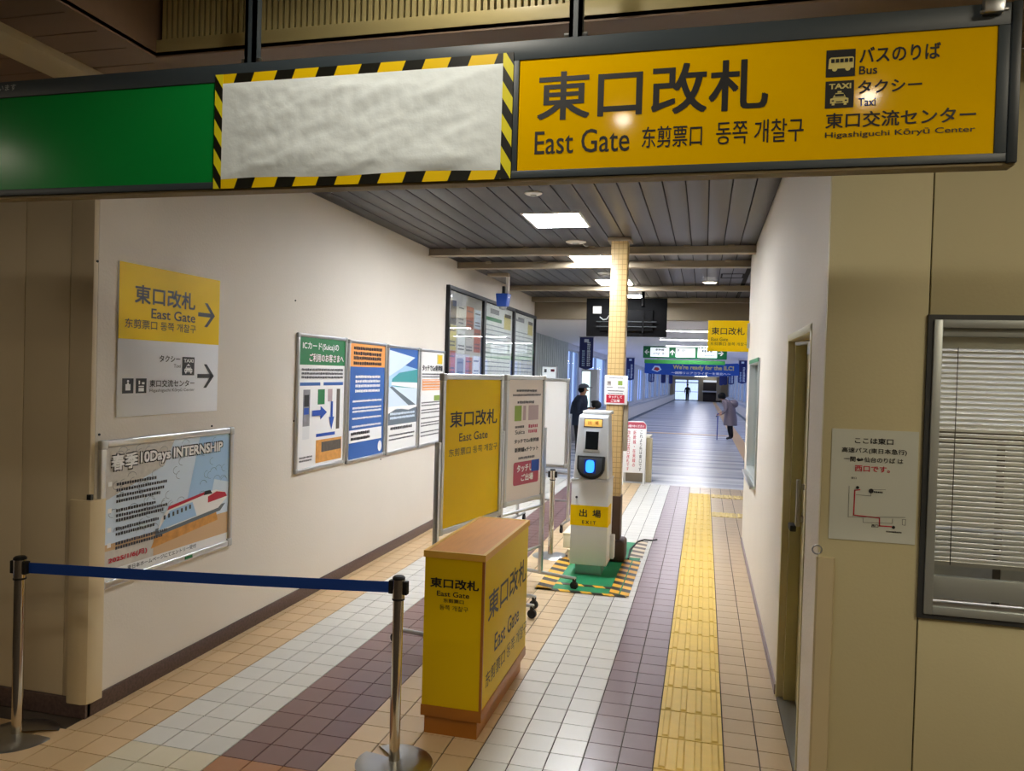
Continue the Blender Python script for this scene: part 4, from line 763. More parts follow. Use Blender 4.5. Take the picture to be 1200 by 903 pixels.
# taped-over panel
tq = fr.quad([(252, 88), (602, 64), (600, 210), (254, 222)]); tu0, tv0, tu1, tv1 = tq
n1, n2 = 100, 40; mb = MB(); rnd = random.Random(3); cu0, cv0, cu1, cv1 = tu0+.022, tv0+.03, tu1-.026, tv1-.03; vs = []
import mathutils.noise as mno
for j in range(n2+1):
    for i in range(n1+1):
        u = i/n1; v = j/n2; X = cu0+(cu1-cu0)*u; Z = cv0+(cv1-cv0)*v
        al = X*.93+Z*.37; ac = Z*.93-X*.37
        wz = .0075*mno.noise(Vector((al*2.6, ac*13, 1.3)))+.0045*mno.noise(Vector((al*5, ac*27, 7)))+.003*mno.noise(Vector((X*30, Z*30, 4)))+.004*mno.noise(Vector((X*3, Z*16, 9)))
        if v < .25 and u > .25: wz += .010*math.sin((u-.25)*9)**2*(1-v/.25)
        e_ = min(u, 1-u, v, 1-v); vs.append(fr.p(X, Z+.006*math.sin(u*11)*(1-v)*.5, .008+max(-.002, wz+.008)*min(1, e_*8)))
mb.add(vs, [(j*(n1+1)+i, j*(n1+1)+i+1, (j+1)*(n1+1)+i+1, (j+1)*(n1+1)+i) for j in range(n2) for i in range(n1)])
co = empty('cover_cloth', (-1.1, YS, tv0), 'wrinkled white sheet taped over the middle of the hanging sign', 'sheet')
cl = mesh_flat(mb, 'sheet', 'cloth', co); cl.data.shade_smooth()
for nm, m_, a in (('hazard_tape', 'tape_h', (tu0, tu1, tv1-.034, tv1)), ('hazard_tape', 'tape_h', (tu0, tu1, tv0, tv0+.034)), ('hazard_tape', 'tape_v', (tu0, tu0+.028, tv0, tv1)), ('hazard_tape', 'tape_v', (tu1-.032, tu1, tv0, tv1))):
    MB().obox(fr, a[0], a[1], a[2], a[3], .0065+(.001 if m_ == 'tape_v' else 0), .0078+(.001 if m_ == 'tape_v' else 0)).build(nm, m_, co)
# hanger posts and fittings
for px_ in (289, 672):
    c_ = fr.px(px_, 60); x_ = c_[0]
    h_ = MB(); h_.box(x_-.018, x_-.006, YS+.015, YS+.05, SZ1, 3.32); h_.box(x_-.018, x_+.02, YS+.015, YS+.025, SZ1, 3.32); h_.box(x_+.008, x_+.02, YS+.015, YS+.05, SZ1, 3.32); h_.build('hanger_post', 'sign_dark', sg)
    for s in (-1, 1): MB().cyl((x_+s*.02, YS+.03, SZ1+.018), (x_+s*.034, YS+.03, SZ1+.018), .009, 8).build('bolt', 'steel', sg, smooth=True)
c_ = fr.px(1161, 12); mb = MB(); mb.box(c_[0]-.022, c_[0]+.022, YS-.03, YS-.004, c_[1]-.016, c_[1]+.022); mb.cyl((c_[0]-.03, YS-.02, c_[1]-.012), (c_[0]+.034, YS-.02, c_[1]-.008), .005, 8); mb.cyl((c_[0]+.024, YS-.02, c_[1]-.01), (c_[0]+.024, YS-.02, c_[1]+.05), .004, 8); mb.build('clamp', 'steel', sg, bevel=.003)
# ================================================================== FREE-STANDING THINGS
# ---- yellow podium
KX0, KX1, KY0, KY1, KH = -1.222, -.936, 3.318, 4.205, .85
ki = empty('podium', ((KX0+KX1)/2, (KY0+KY1)/2, 0), 'tall yellow wooden podium with east gate lettering behind the stanchion belt', 'podium')
MB().box(KX0, KX1, KY0, KY1, .135, KH-.03).build('body', 'kiosk_yellow', ki, bevel=.002)
MB().box(KX0-.003, KX1+.003, KY0-.003, KY1+.003, .085, .135).build('lower_band', 'kiosk_base', ki, bevel=.002); MB().box(KX0+.012, KX1-.02, KY0+.012, KY1-.02, 0, .085).build('plinth', 'kiosk_base', ki)
MB().box(KX0+.012, KX1-.012, KY0+.012, KY1-.012, KH-.03, KH-.002).build('top_panel', 'kiosk_wood', ki)
mb = MB(); mb.box(KX0-.006, KX0+.012, KY0-.006, KY1+.006, KH-.03, KH); mb.box(KX1-.012, KX1+.006, KY0-.006, KY1+.006, KH-.03, KH); mb.box(KX0+.012, KX1-.012, KY0-.006, KY0+.012, KH-.03, KH); mb.box(KX0+.012, KX1-.012, KY1-.012, KY1+.006, KH-.03, KH); mb.build('top_edging', 'kiosk_trim', ki)
mb = MB(); mb.box(KX1-.010, KX1+.002, KY0-.002, KY0+.010, .135, KH-.03); mb.build('corner_strip', 'kiosk_base', ki)
fr = F((KX0, KY0-.0005, 0), (1, 0, 0), (0, 0, 1)); C = crop(400, 560, .3797)
for s, q, b in (('東口改札', ((275, 305), (425, 318), (425, 350), (275, 335)), .025), ('East Gate', ((295, 345), (395, 357), (395, 372), (295, 362)), .01), ('东剪票口', ((315, 370), (378, 377), (378, 388), (315, 384)), .01), ('동쪽 개찰구', ((303, 390), (392, 398), (392, 412), (303, 408)), 0)):
    text(ki, fr, s, fr.quad(C(*q)), 'ink', b, .001)
fr = F((KX1+.0005, KY0, 0), (0, 1, 0), (0, 0, 1)); C5 = crop(560, 640, .1329)
text(ki, fr, '東口改札', fr.quad(C5((92, 385), (425, 120), (425, 315), (92, 645))), 'ink', .015, .001); text(ki, fr, 'East Gate', fr.quad(C((473, 460), (547, 410), (547, 455), (473, 515))), 'ink', .008, .001); text(ki, fr, '东剪票口 동쪽 개찰구', fr.quad(C((445, 580), (570, 455), (570, 495), (445, 622))), 'ink', 0, .001)

# ---- stanchions
def stanchion(x, y, label, notch):
    s_ = empty('stanchion', (x, y, 0), label, 'stanchion', 'chrome belt stanchions'); H_ = .80
    mb = MB(); n = 40; r_ = .165; wv = R(26); prof = [(.02, .016), (.10, .012), (r_-.01, .006), (r_, .0)]
    vs = []; 
    for i in range(n+1):
        a = notch+wv/2+(2*math.pi-wv)*i/n
        for rr, zz in prof: vs.append((x+rr*math.cos(a), y+rr*math.sin(a), zz))
    m_ = len(prof); mb.add(vs, [(i*m_+j, (i+1)*m_+j, (i+1)*m_+j+1, i*m_+j+1) for i in range(n) for j in range(m_-1)]); mb.build('base_plate', 'steel', s_, smooth=True)
    MB().lathe((x, y, .008), [(.024, 0), (.0235, .03), (.0225, .04), (.0225, H_-.10)], 24).build('tube', 'chrome', s_, smooth=True)
    hd = MB().lathe((x, y, H_-.095), [(.026, 0), (.026, .085)], 24).build('head', 'chrome', s_, smooth=True); MB().lathe((x, y, H_-.012), [(.027, 0), (.027, .008), (.02, .014), (.008, .015)], 24).build('cap', 'black', hd, smooth=True)
    MB().lathe((x, y, H_-.10), [(.0268, 0), (.0268, .008)], 24).build('collar', 'black', hd, smooth=True)
    for d_ in (-1, 1): MB().box(x+d_*.033-.009, x+d_*.033+.009, y-.014, y+.014, H_-.075, H_-.018).build('belt_clip', 'black', hd, bevel=.003)
    return s_
S1 = (-2.918, 2.752); S2 = (-1.232, 3.03)
stanchion(*S1, 'chrome stanchion in front of the dim beige wall at the belt\'s left end', R(20)); stanchion(*S2, 'chrome stanchion in front of the yellow podium', R(150)); stanchion(-1.327, 6.92, 'chrome stanchion between the white board and the exit card reader', R(90))
mb = MB(); n = 24; a = Vector((*S1, 0)); b = Vector((*S2, 0)); dv = (b-a).normalized(); nn = Vector((-dv.y, dv.x, 0))*.0012; a = a+dv*.043; b = b-dv*.043; vs = []
for i in range(n+1):
    t = i/n; q = a.lerp(b, t); zc = .752-.022*math.sin(math.pi*t)*0+(-.004)*math.sin(math.pi*t)
    for zz in (zc-.0235, zc+.0235):
        vs.append(q+nn+Vector((0, 0, zz))); vs.append(q-nn+Vector((0, 0, zz)))
mb.add(vs, sum([[(4*i, 4*i+4, 4*i+6, 4*i+2), (4*i+1, 4*i+3, 4*i+7, 4*i+5), (4*i+2, 4*i+6, 4*i+7, 4*i+3), (4*i, 4*i+1, 4*i+5, 4*i+4)] for i in range(n)], []))
tag(mb.build('barrier_belt', 'belt'), 'blue retractable belt stretched between the two front stanchions', 'belt')

# ---- framed boards on castered stands
def board_stand(p0, p1, zb, zt, label, face, half, name='board_stand', wheels=True, uprights=1.25):
    p0 = Vector((*p0, 0)); p1 = Vector((*p1, 0)); dv = (p1-p0).normalized(); pn = Vector((dv.y, -dv.x, 0)); W = (p1-p0).length; H = zt-zb
    s_ = empty(name, (p0+p1)/2, label, 'sign board', 'castered sign boards'); fr = F(p0+Vector((0, 0, zb)), dv, (0, 0, 1)); w = .034
    MB().obox(fr, .01, W-.01, .01, H-.01, -.006, .006).build('sheet', face, s_)
    for a in ((0, W, 0, w), (0, W, H-w, H), (0, w, w, H-w), (W-w, W, w, H-w)): MB().obox(fr, *a, -.014, .016).build('frame_rail', 'alu', s_, bevel=.006, seg=3)
    for u, v in ((0, H-w*1.15), (W-w*1.15, H-w*1.15), (0, 0), (W-w*1.15, 0)): MB().obox(fr, u-.003, u+w*1.15+.003, v-.003, v+w*1.15+.003, -.016, .018).build('frame_corner', 'alu_dull', s_, bevel=.007, seg=3)
    for u in (-.02, W+.02):
        q = fr.p(u, 0); q.z = 0
        f2 = F(q, dv, (0, 0, 1)); MB().obox(f2, -.014, .014, .085, uprights, -.016, .016).build('upright', 'alu', s_, bevel=.003)
        fb = MB().cyl(q-pn*half+Vector((0, 0, .085)), q+pn*half+Vector((0, 0, .085)), .014, 12).build('foot_bar', 'alu', s_, smooth=True)
        for sgn in (-1, 1):
            e_ = q+pn*(half-.012)*sgn; MB().cyl(e_+dv*.011+Vector((0, 0, .031)), e_-dv*.011+Vector((0, 0, .031)), .031, 14).build('caster', 'rubber', fb, smooth=True)
            MB().cyl(e_+Vector((0, 0, .05)), e_+Vector((0, 0, .085)), .016, 10).build('caster_fork', 'black', fb, smooth=True)
    for z_ in (zb-.06, .30): MB().cyl(fr.p(-.02, z_-zb), fr.p(W+.02, z_-zb), .012, 10).build('cross_rail', 'alu', s_, smooth=True)
    return s_, F(fr.p(0, 0, .0062), fr.u, fr.v), W, H
yb_s, fr, W, H = board_stand((-1.525, 4.34), (-1.362, 5.14), .685, 1.66, 'yellow east gate board in an aluminium stand behind the podium', 'yellow_board', .28)
C = crop(480, 420, .266)
for s, q, b in (('東口改札', ((178, 232), (385, 220), (385, 290), (178, 300)), .014), ('East Gate', ((218, 325), (343, 318), (343, 352), (218, 362)), .006), ('东剪票口 동쪽 개찰구', ((172, 395), (385, 372), (385, 402), (172, 430)), 0)): text(yb_s, fr, s, fr.quad(C(*q)), 'ink', b)
wb_s, fr, W, H = board_stand((-1.415, 5.43), (-1.235, 5.98), .685, 1.66, 'pale board with a red touch-to-exit panel in an aluminium stand', 'paper_warm', .32)
C = crop(580, 430, .1883)
mesh_flat(MB().rect(fr, *fr.quad(C((122, 240), (165, 240), (165, 335), (122, 335))), .001), 'print_block', 'leaf', wb_s); mesh_flat(MB().rect(fr, *fr.quad(C((175, 240), (192, 240), (192, 330), (175, 330))), .001), 'print_block', 'mauve', wb_s); mesh_flat(MB().rect(fr, *fr.quad(C((208, 238), (270, 235), (270, 325), (208, 330))), .001), 'print_block', 'mauve', wb_s)
q = fr.quad(C((113, 600), (270, 568), (270, 705), (113, 745))); u0, v0, u1, v1 = q; r_ = .02; pts = []
for cx, cy, a0 in ((u1-r_, v1-r_, 0), (u0+r_, v1-r_, 90), (u0+r_, v0+r_, 180), (u1-r_, v0+r_, 270)): pts += [(cx+r_*math.cos(R(a0+30*i)), cy+r_*math.sin(R(a0+30*i))) for i in range(4)]
mesh_flat(MB().poly(fr, pts, .001), 'red_panel', 'red_pale', wb_s)
text(wb_s, fr, 'タッチして', (u0+.05*(u1-u0)+.03, v0+(v1-v0)*.55, u1-.04, v1-(v1-v0)*.12), 'white', .03, .002); text(wb_s, fr, 'ご出場', (u0+(u1-u0)*.3, v0+(v1-v0)*.14, u1-(u1-u0)*.22, v0+(v1-v0)*.45), 'white', .03, .002)
mesh_flat(MB().rect(fr, u1-.115, v0+(v1-v0)*.5, u1+.005, v1+.002, .0025), 'blue_tag', 'blue', wb_s)
for s, q, b in (('タッチでGo!新幹線', ((120, 448), (272, 435), (272, 460), (120, 478)), .03), ('新幹線eチケット', ((122, 500), (268, 488), (268, 518), (122, 530)), .03), ('Suica', ((125, 392), (185, 390), (185, 415), (125, 418)), .01)): text(wb_s, fr, s, fr.quad(C(*q)), 'ink', b)
for i, q in enumerate((((135, 140), (260, 138), (260, 152), (135, 155)), ((112, 168), (285, 165), (285, 178), (112, 182)), ((140, 210), (248, 207), (248, 225), (140, 228)), ((125, 365), (182, 362), (182, 378), (125, 381)), ((145, 560), (245, 545), (245, 560), (145, 577)))):
    b_ = fr.quad(C(*q)); lines(wb_s, fr, [(b_[0], b_[2], b_[1], b_[3]-b_[1])], 'ink_grey', seed=i)
b_ = fr.quad(C((208, 360), (265, 355), (265, 405), (208, 410))); lines(wb_s, fr, [(b_[0], b_[2], b_[1]+k*.04, .028) for k in (0, 1)], 'red_pale')
bb_s, fr, W, H = board_stand((-1.95, 8.25), (-1.415, 8.2), .66, 1.63, 'blank white board in an aluminium stand, farthest of the three', 'white', .25)

# ---- green mat with hazard tape
gm = empty('floor_mat', (-.87, 6.9, 0), 'green floor mat edged with black and yellow tape under the exit card reader', 'mat')
MB().box(-1.16, -.52, 5.83, 7.75, .001, .006).build('sheet', 'mat_green', gm)
for a, m_ in (((-1.23, -1.10, 5.80, 6.98), 'tape_floor_y'), ((-.66, -.585, 5.85, 7.0), 'tape_floor_y'), ((-.575, -.505, 5.83, 7.0), 'tape_floor_y'), ((-1.22, -.52, 5.80, 5.85), 'tape_floor_x'), ((-1.10, -.66, 5.99, 6.045), 'tape_floor_x'), ((-.62, -.50, 7.1, 7.85), 'tape_worn')):
    MB().box(*a, .006, .0075).build('hazard_tape', m_, gm)
cb = [V(-.60, 7.78, .012), V(-.54, 7.86, .02), V(-.47, 7.88, .014), V(-.42, 7.95, .012)]
tag(MB().tube([V(-.62, 7.0, .014), V(-.64, 7.4, .012)]+cb, .008, 8).build('floor_cable', 'black', smooth=True), 'dark cable lying on the mat beside the tiled column', 'cable')

# ---- exit card reader
mc = empty('card_reader', (-.9, 6.45, 0), 'white and silver card reader post with a glowing blue pad and yellow exit label', 'card reader')
MB().box(-1.005, -.79, 6.37, 6.6, .006, .10).build('plinth', 'steel', mc)
MB().box(-1.045, -.737, 6.30, 6.62, .10, .80).build('body', 'machine_white', mc, bevel=.006)
MB().box(-1.049, -.733, 6.296, 6.625, .795, .815).build('shelf', 'machine_silver', mc, bevel=.004)
MB().box(-1.048, -.734, 6.2975, 6.50, .425, .595).build('yellow_band', 'yellow_board', mc)
fr = F((-1.048, 6.297, 0), (1, 0, 0), (0, 0, 1)); text(mc, fr, '出', (.075, .50, .14, .565), 'ink', .02, .001); text(mc, fr, '場', (.185, .50, .255, .565), 'ink', .02, .001); text(mc, fr, 'E X I T', (.10, .442, .215, .47), 'ink', .02, .001)
MB().cyl((-1.0, 6.30, .66), (-1.0, 6.293, .66), .010, 12).build('lock', 'ink_grey', mc, smooth=True)
fr = F((-1.037, 6.305, .815), (1, 0, 0), (0, .16, 1)); mb = MB(); bw = .295
side = [(6.305, .815), (6.385, 1.325), (6.42, 1.345), (6.60, 1.345), (6.61, .815)]; vs = []
for k, xx in enumerate((-1.037, -.742)):
    for yy, zz in side: vs.append((xx+(.022 if zz > 1.2 else 0)*(1 if k == 0 else -1), yy, zz))
mb.add(vs, [(0, 1, 2, 3, 4), (9, 8, 7, 6, 5)]+[(i, 5+i, 5+(i+1) % 5, (i+1) % 5) for i in range(5)]); mb.build('head', 'machine_silver', mc, bevel=.012, seg=3)
MB().box(-.99, -.755, 6.43, 6.66, 1.345, 1.375).build('top_cover', 'machine_white', mc, bevel=.006)
cx = bw/2
MB().obox(fr, cx-.08, cx+.08, .43, .505, -.01, .004).build('sign_bezel', 'ink_grey', mc, bevel=.003); MB().obox(fr, cx-.072, cx+.072, .438, .497, 0, .006).build('lit_label', 'label_light', mc, bevel=.002); text(mc, fr, '出', (cx-.045, .452, cx-.013, .484), 'kiosk_base', .01, .0075); text(mc, fr, '場', (cx+.013, .452, cx+.045, .484), 'kiosk_base', .01, .0075)
sb = MB().obox(fr, cx-.075, cx+.065, .225, .415, -.01, .005).build('screen_bezel', 'machine_silver', mc, bevel=.003); MB().obox(fr, cx-.058, cx+.05, .245, .395, 0, .007).build('screen', 'screen', sb)
rp = [(cx-.115, .19), (cx+.115, .19), (cx+.112, .08)]+[(cx+.105*math.cos(t), .075-.075*math.sin(t)) for t in (math.pi*i/10 for i in range(1, 10))]+[(cx-.112, .08)]
rh = MB().prism(fr, rp, -.02, .045).build('reader_housing', 'black', mc, bevel=.006)
rp2 = [(cx+(u-cx)*.84, .105+(v-.105)*.80) for u, v in rp]; MB().prism(fr, rp2, .04, .049).build('reader_plate', 'machine_dark', rh, bevel=.002)
MB().obox(fr, cx-.052, cx+.046, .045, .16, .048, .052).build('pad', 'blue_dark', rh); MB().prism(fr, [(cx-.003+.036*math.copysign(abs(math.cos(t))**.6, math.cos(t)), .103+.052*math.copysign(abs(math.sin(t))**.6, math.sin(t))) for t in (2*math.pi*i/24 for i in range(24))], .051, .054).build('pad_light', 'blue_light', rh)
MB().box(-.742, -.70, 6.5, 6.58, .12, .32).build('cable_box', 'machine_white', mc, bevel=.006)
# ---- cream blocks left of the reader
for k, (a, lb) in enumerate((((-1.15, -1.06, 6.82, 7.3, 0, .10), 'lower cream block on the floor left of the card reader'), ((-1.20, -1.07, 6.85, 7.45, .10, .24), 'upper cream block stacked left of the card reader'))):
    c = empty('cream_block', ((a[0]+a[1])/2, (a[2]+a[3])/2, a[4]), lb, 'block', 'stacked cream blocks'); MB().box(a[0], a[1], a[2], a[3], a[4], a[5]-.02).build('block_body', 'cream_box', c, bevel=.008); MB().box(a[0]-.004, a[1]+.004, a[2]-.004, a[3]+.004, a[5]-.022, a[5]).build('lid', 'cream_box', c, bevel=.006)

# ---- tiled column
tc = empty('tiled_column', (-.78, 7.0, 0), 'square column of small yellow-beige tiles with a dark brown foot, behind the card reader', 'column')
MB().box(-.855, -.705, 6.93, 7.08, .3, ZC).build('shaft', 'column_tile', tc, bevel=.004); MB().box(-.862, -.698, 6.92, 7.09, .006, .59).build('sleeve', 'sleeve', tc, bevel=.004); MB().box(-.875, -.645, 6.86, 7.11, .006, .2).build('foot_skirt', 'sleeve', tc, bevel=.03, seg=3); MB().box(-.885, -.675, 6.9, 7.11, ZC-.03, ZC).build('cap_plate', 'beam', tc)
MB().box(-.70, -.66, 6.95, 7.0, 1.0, 1.45).build('conduit', 'beam', tc, bevel=.004)
ps = empty('column_notice', (-.77, 6.92, 1.42), 'small white notice with a red panel fixed to the tiled column', 'notice'); fr = F((-.874, 6.922, 1.418), (1, 0, 0), (0, 0, 1)); MB().obox(fr, 0, .207, 0, .262, 0, .004).build('sheet', 'white', ps, bevel=.001); fr = fr.shift(.0042)
mesh_flat(MB().rect(fr, .018, .015, .182, .088, .0005), 'red_panel', 'red', ps); text(ps, fr, 'タッチして', (.04, .057, .16, .08), 'white', .02, .001); text(ps, fr, 'ご出場', (.06, .022, .14, .048), 'white', .02, .001)
for m_, a in (('photo_pale', (.02, .17, .06, .215)), ('leaf', (.12, .175, .16, .215)), ('mauve', (.03, .185, .055, .205))): mesh_flat(MB().rect(fr, *a, .0006), 'print_block', m_, ps)
lines(ps, fr, [(.04, .17, .235, .008), (.02, .08, .15, .008), (.12, .18, .15, .008), (.03, .17, .118, .010), (.03, .17, .096, .008)], 'ink_grey', .001)
# ---- standing notice and counter at the edge of the concourse
sn = empty('standing_notice', (-1.02, 12.0, 0), 'white standing notice with a red top band and vertical lettering by the concourse edge', 'notice board')
Y_ = 11.85; fr = F((-1.185, Y_, 0), (1, 0, .02), (0, .12, 1)); Wn = .345
rp = [(0, .19), (Wn, .19), (Wn, .93), (Wn-.05, .985), (.05, .985), (0, .93)]; MB().prism(fr, rp, -.012, 0).build('board', 'white', sn, bevel=.003); mesh_flat(MB().poly(fr, [(.012, .87), (Wn-.012, .87), (Wn-.012, .93), (Wn-.05, .972), (.05, .972), (.012, .93)], .001), 'red_band', 'red_pale', sn)
text(sn, fr, 'お確かめください', (.04, .89, Wn-.04, .93), 'white', .02, .002); text(sn, fr, 'これより先は東口です', (.245, .22, .29, .84), 'ink', .01, .001, vertical=True); text(sn, fr, '新幹線・在来線の', (.145, .28, .19, .84), 'red', .01, .001, vertical=True); text(sn, fr, '改札口は西口改札です', (.055, .22, .10, .84), 'red', .01, .001, vertical=True)
for u in (.01, Wn-.02):
    a = fr.p(u, .2); MB().cyl(a, (a.x, Y_-.02, 0), .011, 8).build('leg', 'white', sn, smooth=True); b = fr.p(u, .9, -.01); MB().cyl(b, (b.x, Y_+.35, 0), .010, 8).build('leg', 'white', sn, smooth=True)
ct = empty('counter', (-1.0, 12.5, 0), 'low beige counter end behind the standing notice', 'counter'); MB().box(-1.9, -.86, 12.3, 12.7, 0, .70).build('counter_body', 'beam', ct, bevel=.005); MB().box(-1.92, -.80, 12.27, 12.73, .70, .735).build('counter_top', 'cream_box', ct, bevel=.005); MB().box(-.86, -.77, 12.3, 12.42, 0, .70).build('end_post', 'guard', ct, bevel=.005)

# ================================================================== PEOPLE
def skin(name, nodes, edges, m, parent=None, sub=2, root=0, fm=None, mats=None):
    me = bpy.data.meshes.new(name); off = wloc(parent) if parent is not None else Vector((0, 0, 0))
    me.from_pydata([Vector(n[:3])-off for n in nodes], edges, []); o = bpy.data.objects.new(name, me); COL.objects.link(o)
    md = o.modifiers.new('s', 'SKIN'); md.use_smooth_shade = True; md2 = o.modifiers.new('u', 'SUBSURF'); md2.levels = sub; md2.render_levels = sub
    for i, n in enumerate(nodes):
        r_ = n[3]; me.skin_vertices[0].data[i].radius = (r_, n[4] if len(n) > 4 else r_)
        me.skin_vertices[0].data[i].use_root = (i == root)
    bpy.context.view_layer.update(); dg = bpy.context.evaluated_depsgraph_get(); m2 = bpy.data.meshes.new_from_object(o.evaluated_get(dg)); bpy.data.objects.remove(o); m2.name = name
    m2.materials.clear()
    for k in (mats or [m]): m2.materials.append(M[k])
    if fm:
        for p_ in m2.polygons: p_.material_index = fm(p_.center+off)
    for p_ in m2.polygons: p_.use_smooth = True
    o2 = bpy.data.objects.new(name, m2); COL.objects.link(o2)
    if parent is not None: o2.parent = parent
    return o2
def loft(rings, n=18):
    """closed surface through elliptical rings (centre, radius along a, radius along b)"""
    mb = MB(); vs = []
    for c, ra, rb, aa in rings:
        for i in range(n):
            t = 2*math.pi*i/n; x_, y_ = ra*math.cos(t), rb*math.sin(t); vs.append((c[0]+x_*math.cos(aa)-y_*math.sin(aa), c[1]+x_*math.sin(aa)+y_*math.cos(aa), c[2]))
    k = len(rings); mb.add(vs, [(j*n+i, j*n+(i+1) % n, (j+1)*n+(i+1) % n, (j+1)*n+i) for j in range(k-1) for i in range(n)]+[tuple(range(n-1, -1, -1)), tuple((k-1)*n+i for i in range(n))]); return mb
def ball(c, r, sx=1, sy=1, sz=1, n=14):
    return MB().lathe((0, 0, 0), [(max(.001, r*math.sin(math.pi*j/10)), -r*math.cos(math.pi*j/10)) for j in range(11)], n), c, (sx, sy, sz)
def put_ball(name, m, parent, c, r, sx=1, sy=1, sz=1, lo=-9):
    mb, _, _ = ball(c, r); mb.v = [(c[0]+x_*sx, c[1]+y_*sy, c[2]+max(lo, z_*sz)) for x_, y_, z_ in mb.v]; return mb.build(name, m, parent, smooth=True)
def hand(nodes, edges, wrist, dirv, side, spread):
    """palm and five separate fingers grown from the wrist node index"""
    i0 = wrist; w_ = Vector(nodes[i0][:3]); d = Vector(dirv).normalized(); s_ = Vector(side).normalized(); dn = d.cross(s_)
    palm = len(nodes); nodes.append((*(w_+d*.06), .026, .018)); edges.append((i0, palm))
    for k, (o_, l_) in enumerate(((-.030, .065), (-.010, .078), (.010, .074), (.030, .058))):
        a = len(nodes); nodes.append((*(w_+d*.095+s_*o_), .0095)); edges.append((palm, a)); nodes.append((*(w_+d*(.095+l_*.55)+s_*o_+dn*.012), .0085)); edges.append((a, a+1)); nodes.append((*(w_+d*(.095+l_*.85)+s_*o_+dn*.035), .0075)); edges.append((a+1, a+2))
    a = len(nodes); nodes.append((*(w_+d*.045-s_*.038), .0105)); edges.append((palm, a)); nodes.append((*(w_+d*.085-s_*.055+dn*.012), .009)); edges.append((a, a+1))
# --- elderly person bent over a stick (facing left)
wx, wy = .76, 23.4; wz = hz(wy)
wo = empty('person', (wx, wy, wz), 'person in a long mauve coat bending forward over a blue stick in the concourse', 'person')
nd = [(wx+.02, wy, wz+.74, .13), (wx+.0, wy, wz+.92, .13), (wx-.07, wy, wz+1.07, .135), (wx-.14, wy, wz+1.14, .075), (wx-.20, wy, wz+1.19, .05), (wx-.25, wy, wz+1.25, .085), (wx-.26, wy, wz+1.31, .075),
      (wx+.03, wy-.08, wz+.66, .085), (wx-.02, wy-.08, wz+.38, .06), (wx+.03, wy-.08, wz+.09, .042), (wx-.09, wy-.08, wz+.04, .035),
      (wx+.04, wy+.08, wz+.66, .085), (wx+.04, wy+.09, wz+.38, .06), (wx+.09, wy+.09, wz+.09, .042), (wx-.03, wy+.09, wz+.04, .035),
      (wx-.10, wy-.17, wz+1.07, .06), (wx-.13, wy-.21, wz+.86, .045), (wx-.26, wy-.18, wz+.76, .03),
      (wx-.10, wy+.17, wz+1.07, .06), (wx-.10, wy+.21, wz+.86, .045), (wx-.24, wy+.16, wz+.80, .03)]
ed = [(0, 1), (1, 2), (2, 3), (3, 4), (4, 5), (5, 6), (0, 7), (7, 8), (8, 9), (9, 10), (0, 11), (11, 12), (12, 13), (13, 14), (2, 15), (15, 16), (16, 17), (2, 18), (18, 19), (19, 20)]
hand(nd, ed, 17, (-1, .1, -.35), (0, 1, 0), 1); hand(nd, ed, 20, (-1, -.1, -.3), (0, 1, 0), 1)
def fw(p_):
    if p_.z < wz+.11: return 2
    if p_.z < wz+.72: return 1
    if p_.x < wx-.155 and (p_.z > wz+1.12): return 3
    if p_.x < wx-.24 and p_.z < wz+.85: return 3
    return 0
skin('body', nd, ed, 'coat_mauve', wo, 2, 0, fw, ['coat_mauve', 'trousers', 'shoe', 'skin'])
loft([((wx+.02, wy, wz+.44), .20, .25, 0), ((wx+.02, wy, wz+.6), .19, .24, 0), ((wx+.01, wy, wz+.8), .17, .215, 0), ((wx-.02, wy, wz+.95), .165, .21, 0), ((wx-.07, wy, wz+1.08), .165, .20, 0), ((wx-.12, wy, wz+1.17), .12, .15, 0), ((wx-.16, wy, wz+1.2), .06, .07, 0)]).build('coat', 'coat_mauve', wo, smooth=True)
put_ball('hood', 'coat_mauve', wo, (wx+.09, wy, wz+1.07), .14, 1, 1.2, .9); put_ball('hair', 'hair', wo, (wx-.245, wy, wz+1.285), .12, 1.0, .98, .95, -.075)
st = tag(MB().tube([(wx-.30, wy-.18, wz+.76), (wx-.36, wy-.18, wz+.77), (wx-.345, wy-.18, wz+.70), (wx-.35, wy-.18, wz)], .014, 8).build('walking_stick', 'stick', smooth=True), 'blue walking stick held by the person in the mauve coat', 'stick')
# --- man in a cap behind the card reader (facing right)
mx_, my_ = -2.37, 15.3; mz = hz(my_)
mo = empty('person', (mx_, my_, mz), 'person in a dark navy jacket and grey cap standing behind the card reader', 'person')
nd = [(mx_-.06, my_, mz+.80, .15), (mx_-.07, my_, mz+1.0, .15), (mx_-.05, my_, mz+1.17, .155), (mx_-.02, my_, mz+1.26, .07), (mx_+.0, my_, mz+1.31, .05), (mx_+.02, my_, mz+1.40, .085), (mx_+.02, my_, mz+1.47, .075),
      (mx_-.06, my_-.10, mz+.72, .095), (mx_-.05, my_-.10, mz+.42, .065), (mx_-.06, my_-.10, mz+.09, .045), (mx_+.07, my_-.10, mz+.04, .038),
      (mx_-.06, my_+.10, mz+.72, .095), (mx_-.05, my_+.10, mz+.42, .065), (mx_-.06, my_+.10, mz+.09, .045), (mx_+.07, my_+.10, mz+.04, .038),
      (mx_-.04, my_-.19, mz+1.15, .075), (mx_-.05, my_-.23, mz+.95, .058), (mx_+.13, my_-.18, mz+1.02, .036),
      (mx_-.04, my_+.19, mz+1.15, .075), (mx_-.05, my_+.23, mz+.95, .058), (mx_+.12, my_+.14, mz+1.03, .036)]
ed2 = ed[:20]
ed2 = list(ed2); hand(nd, ed2, 17, (1, .1, .1), (0, 1, 0), 1); hand(nd, ed2, 20, (1, -.1, .1), (0, 1, 0), 1)
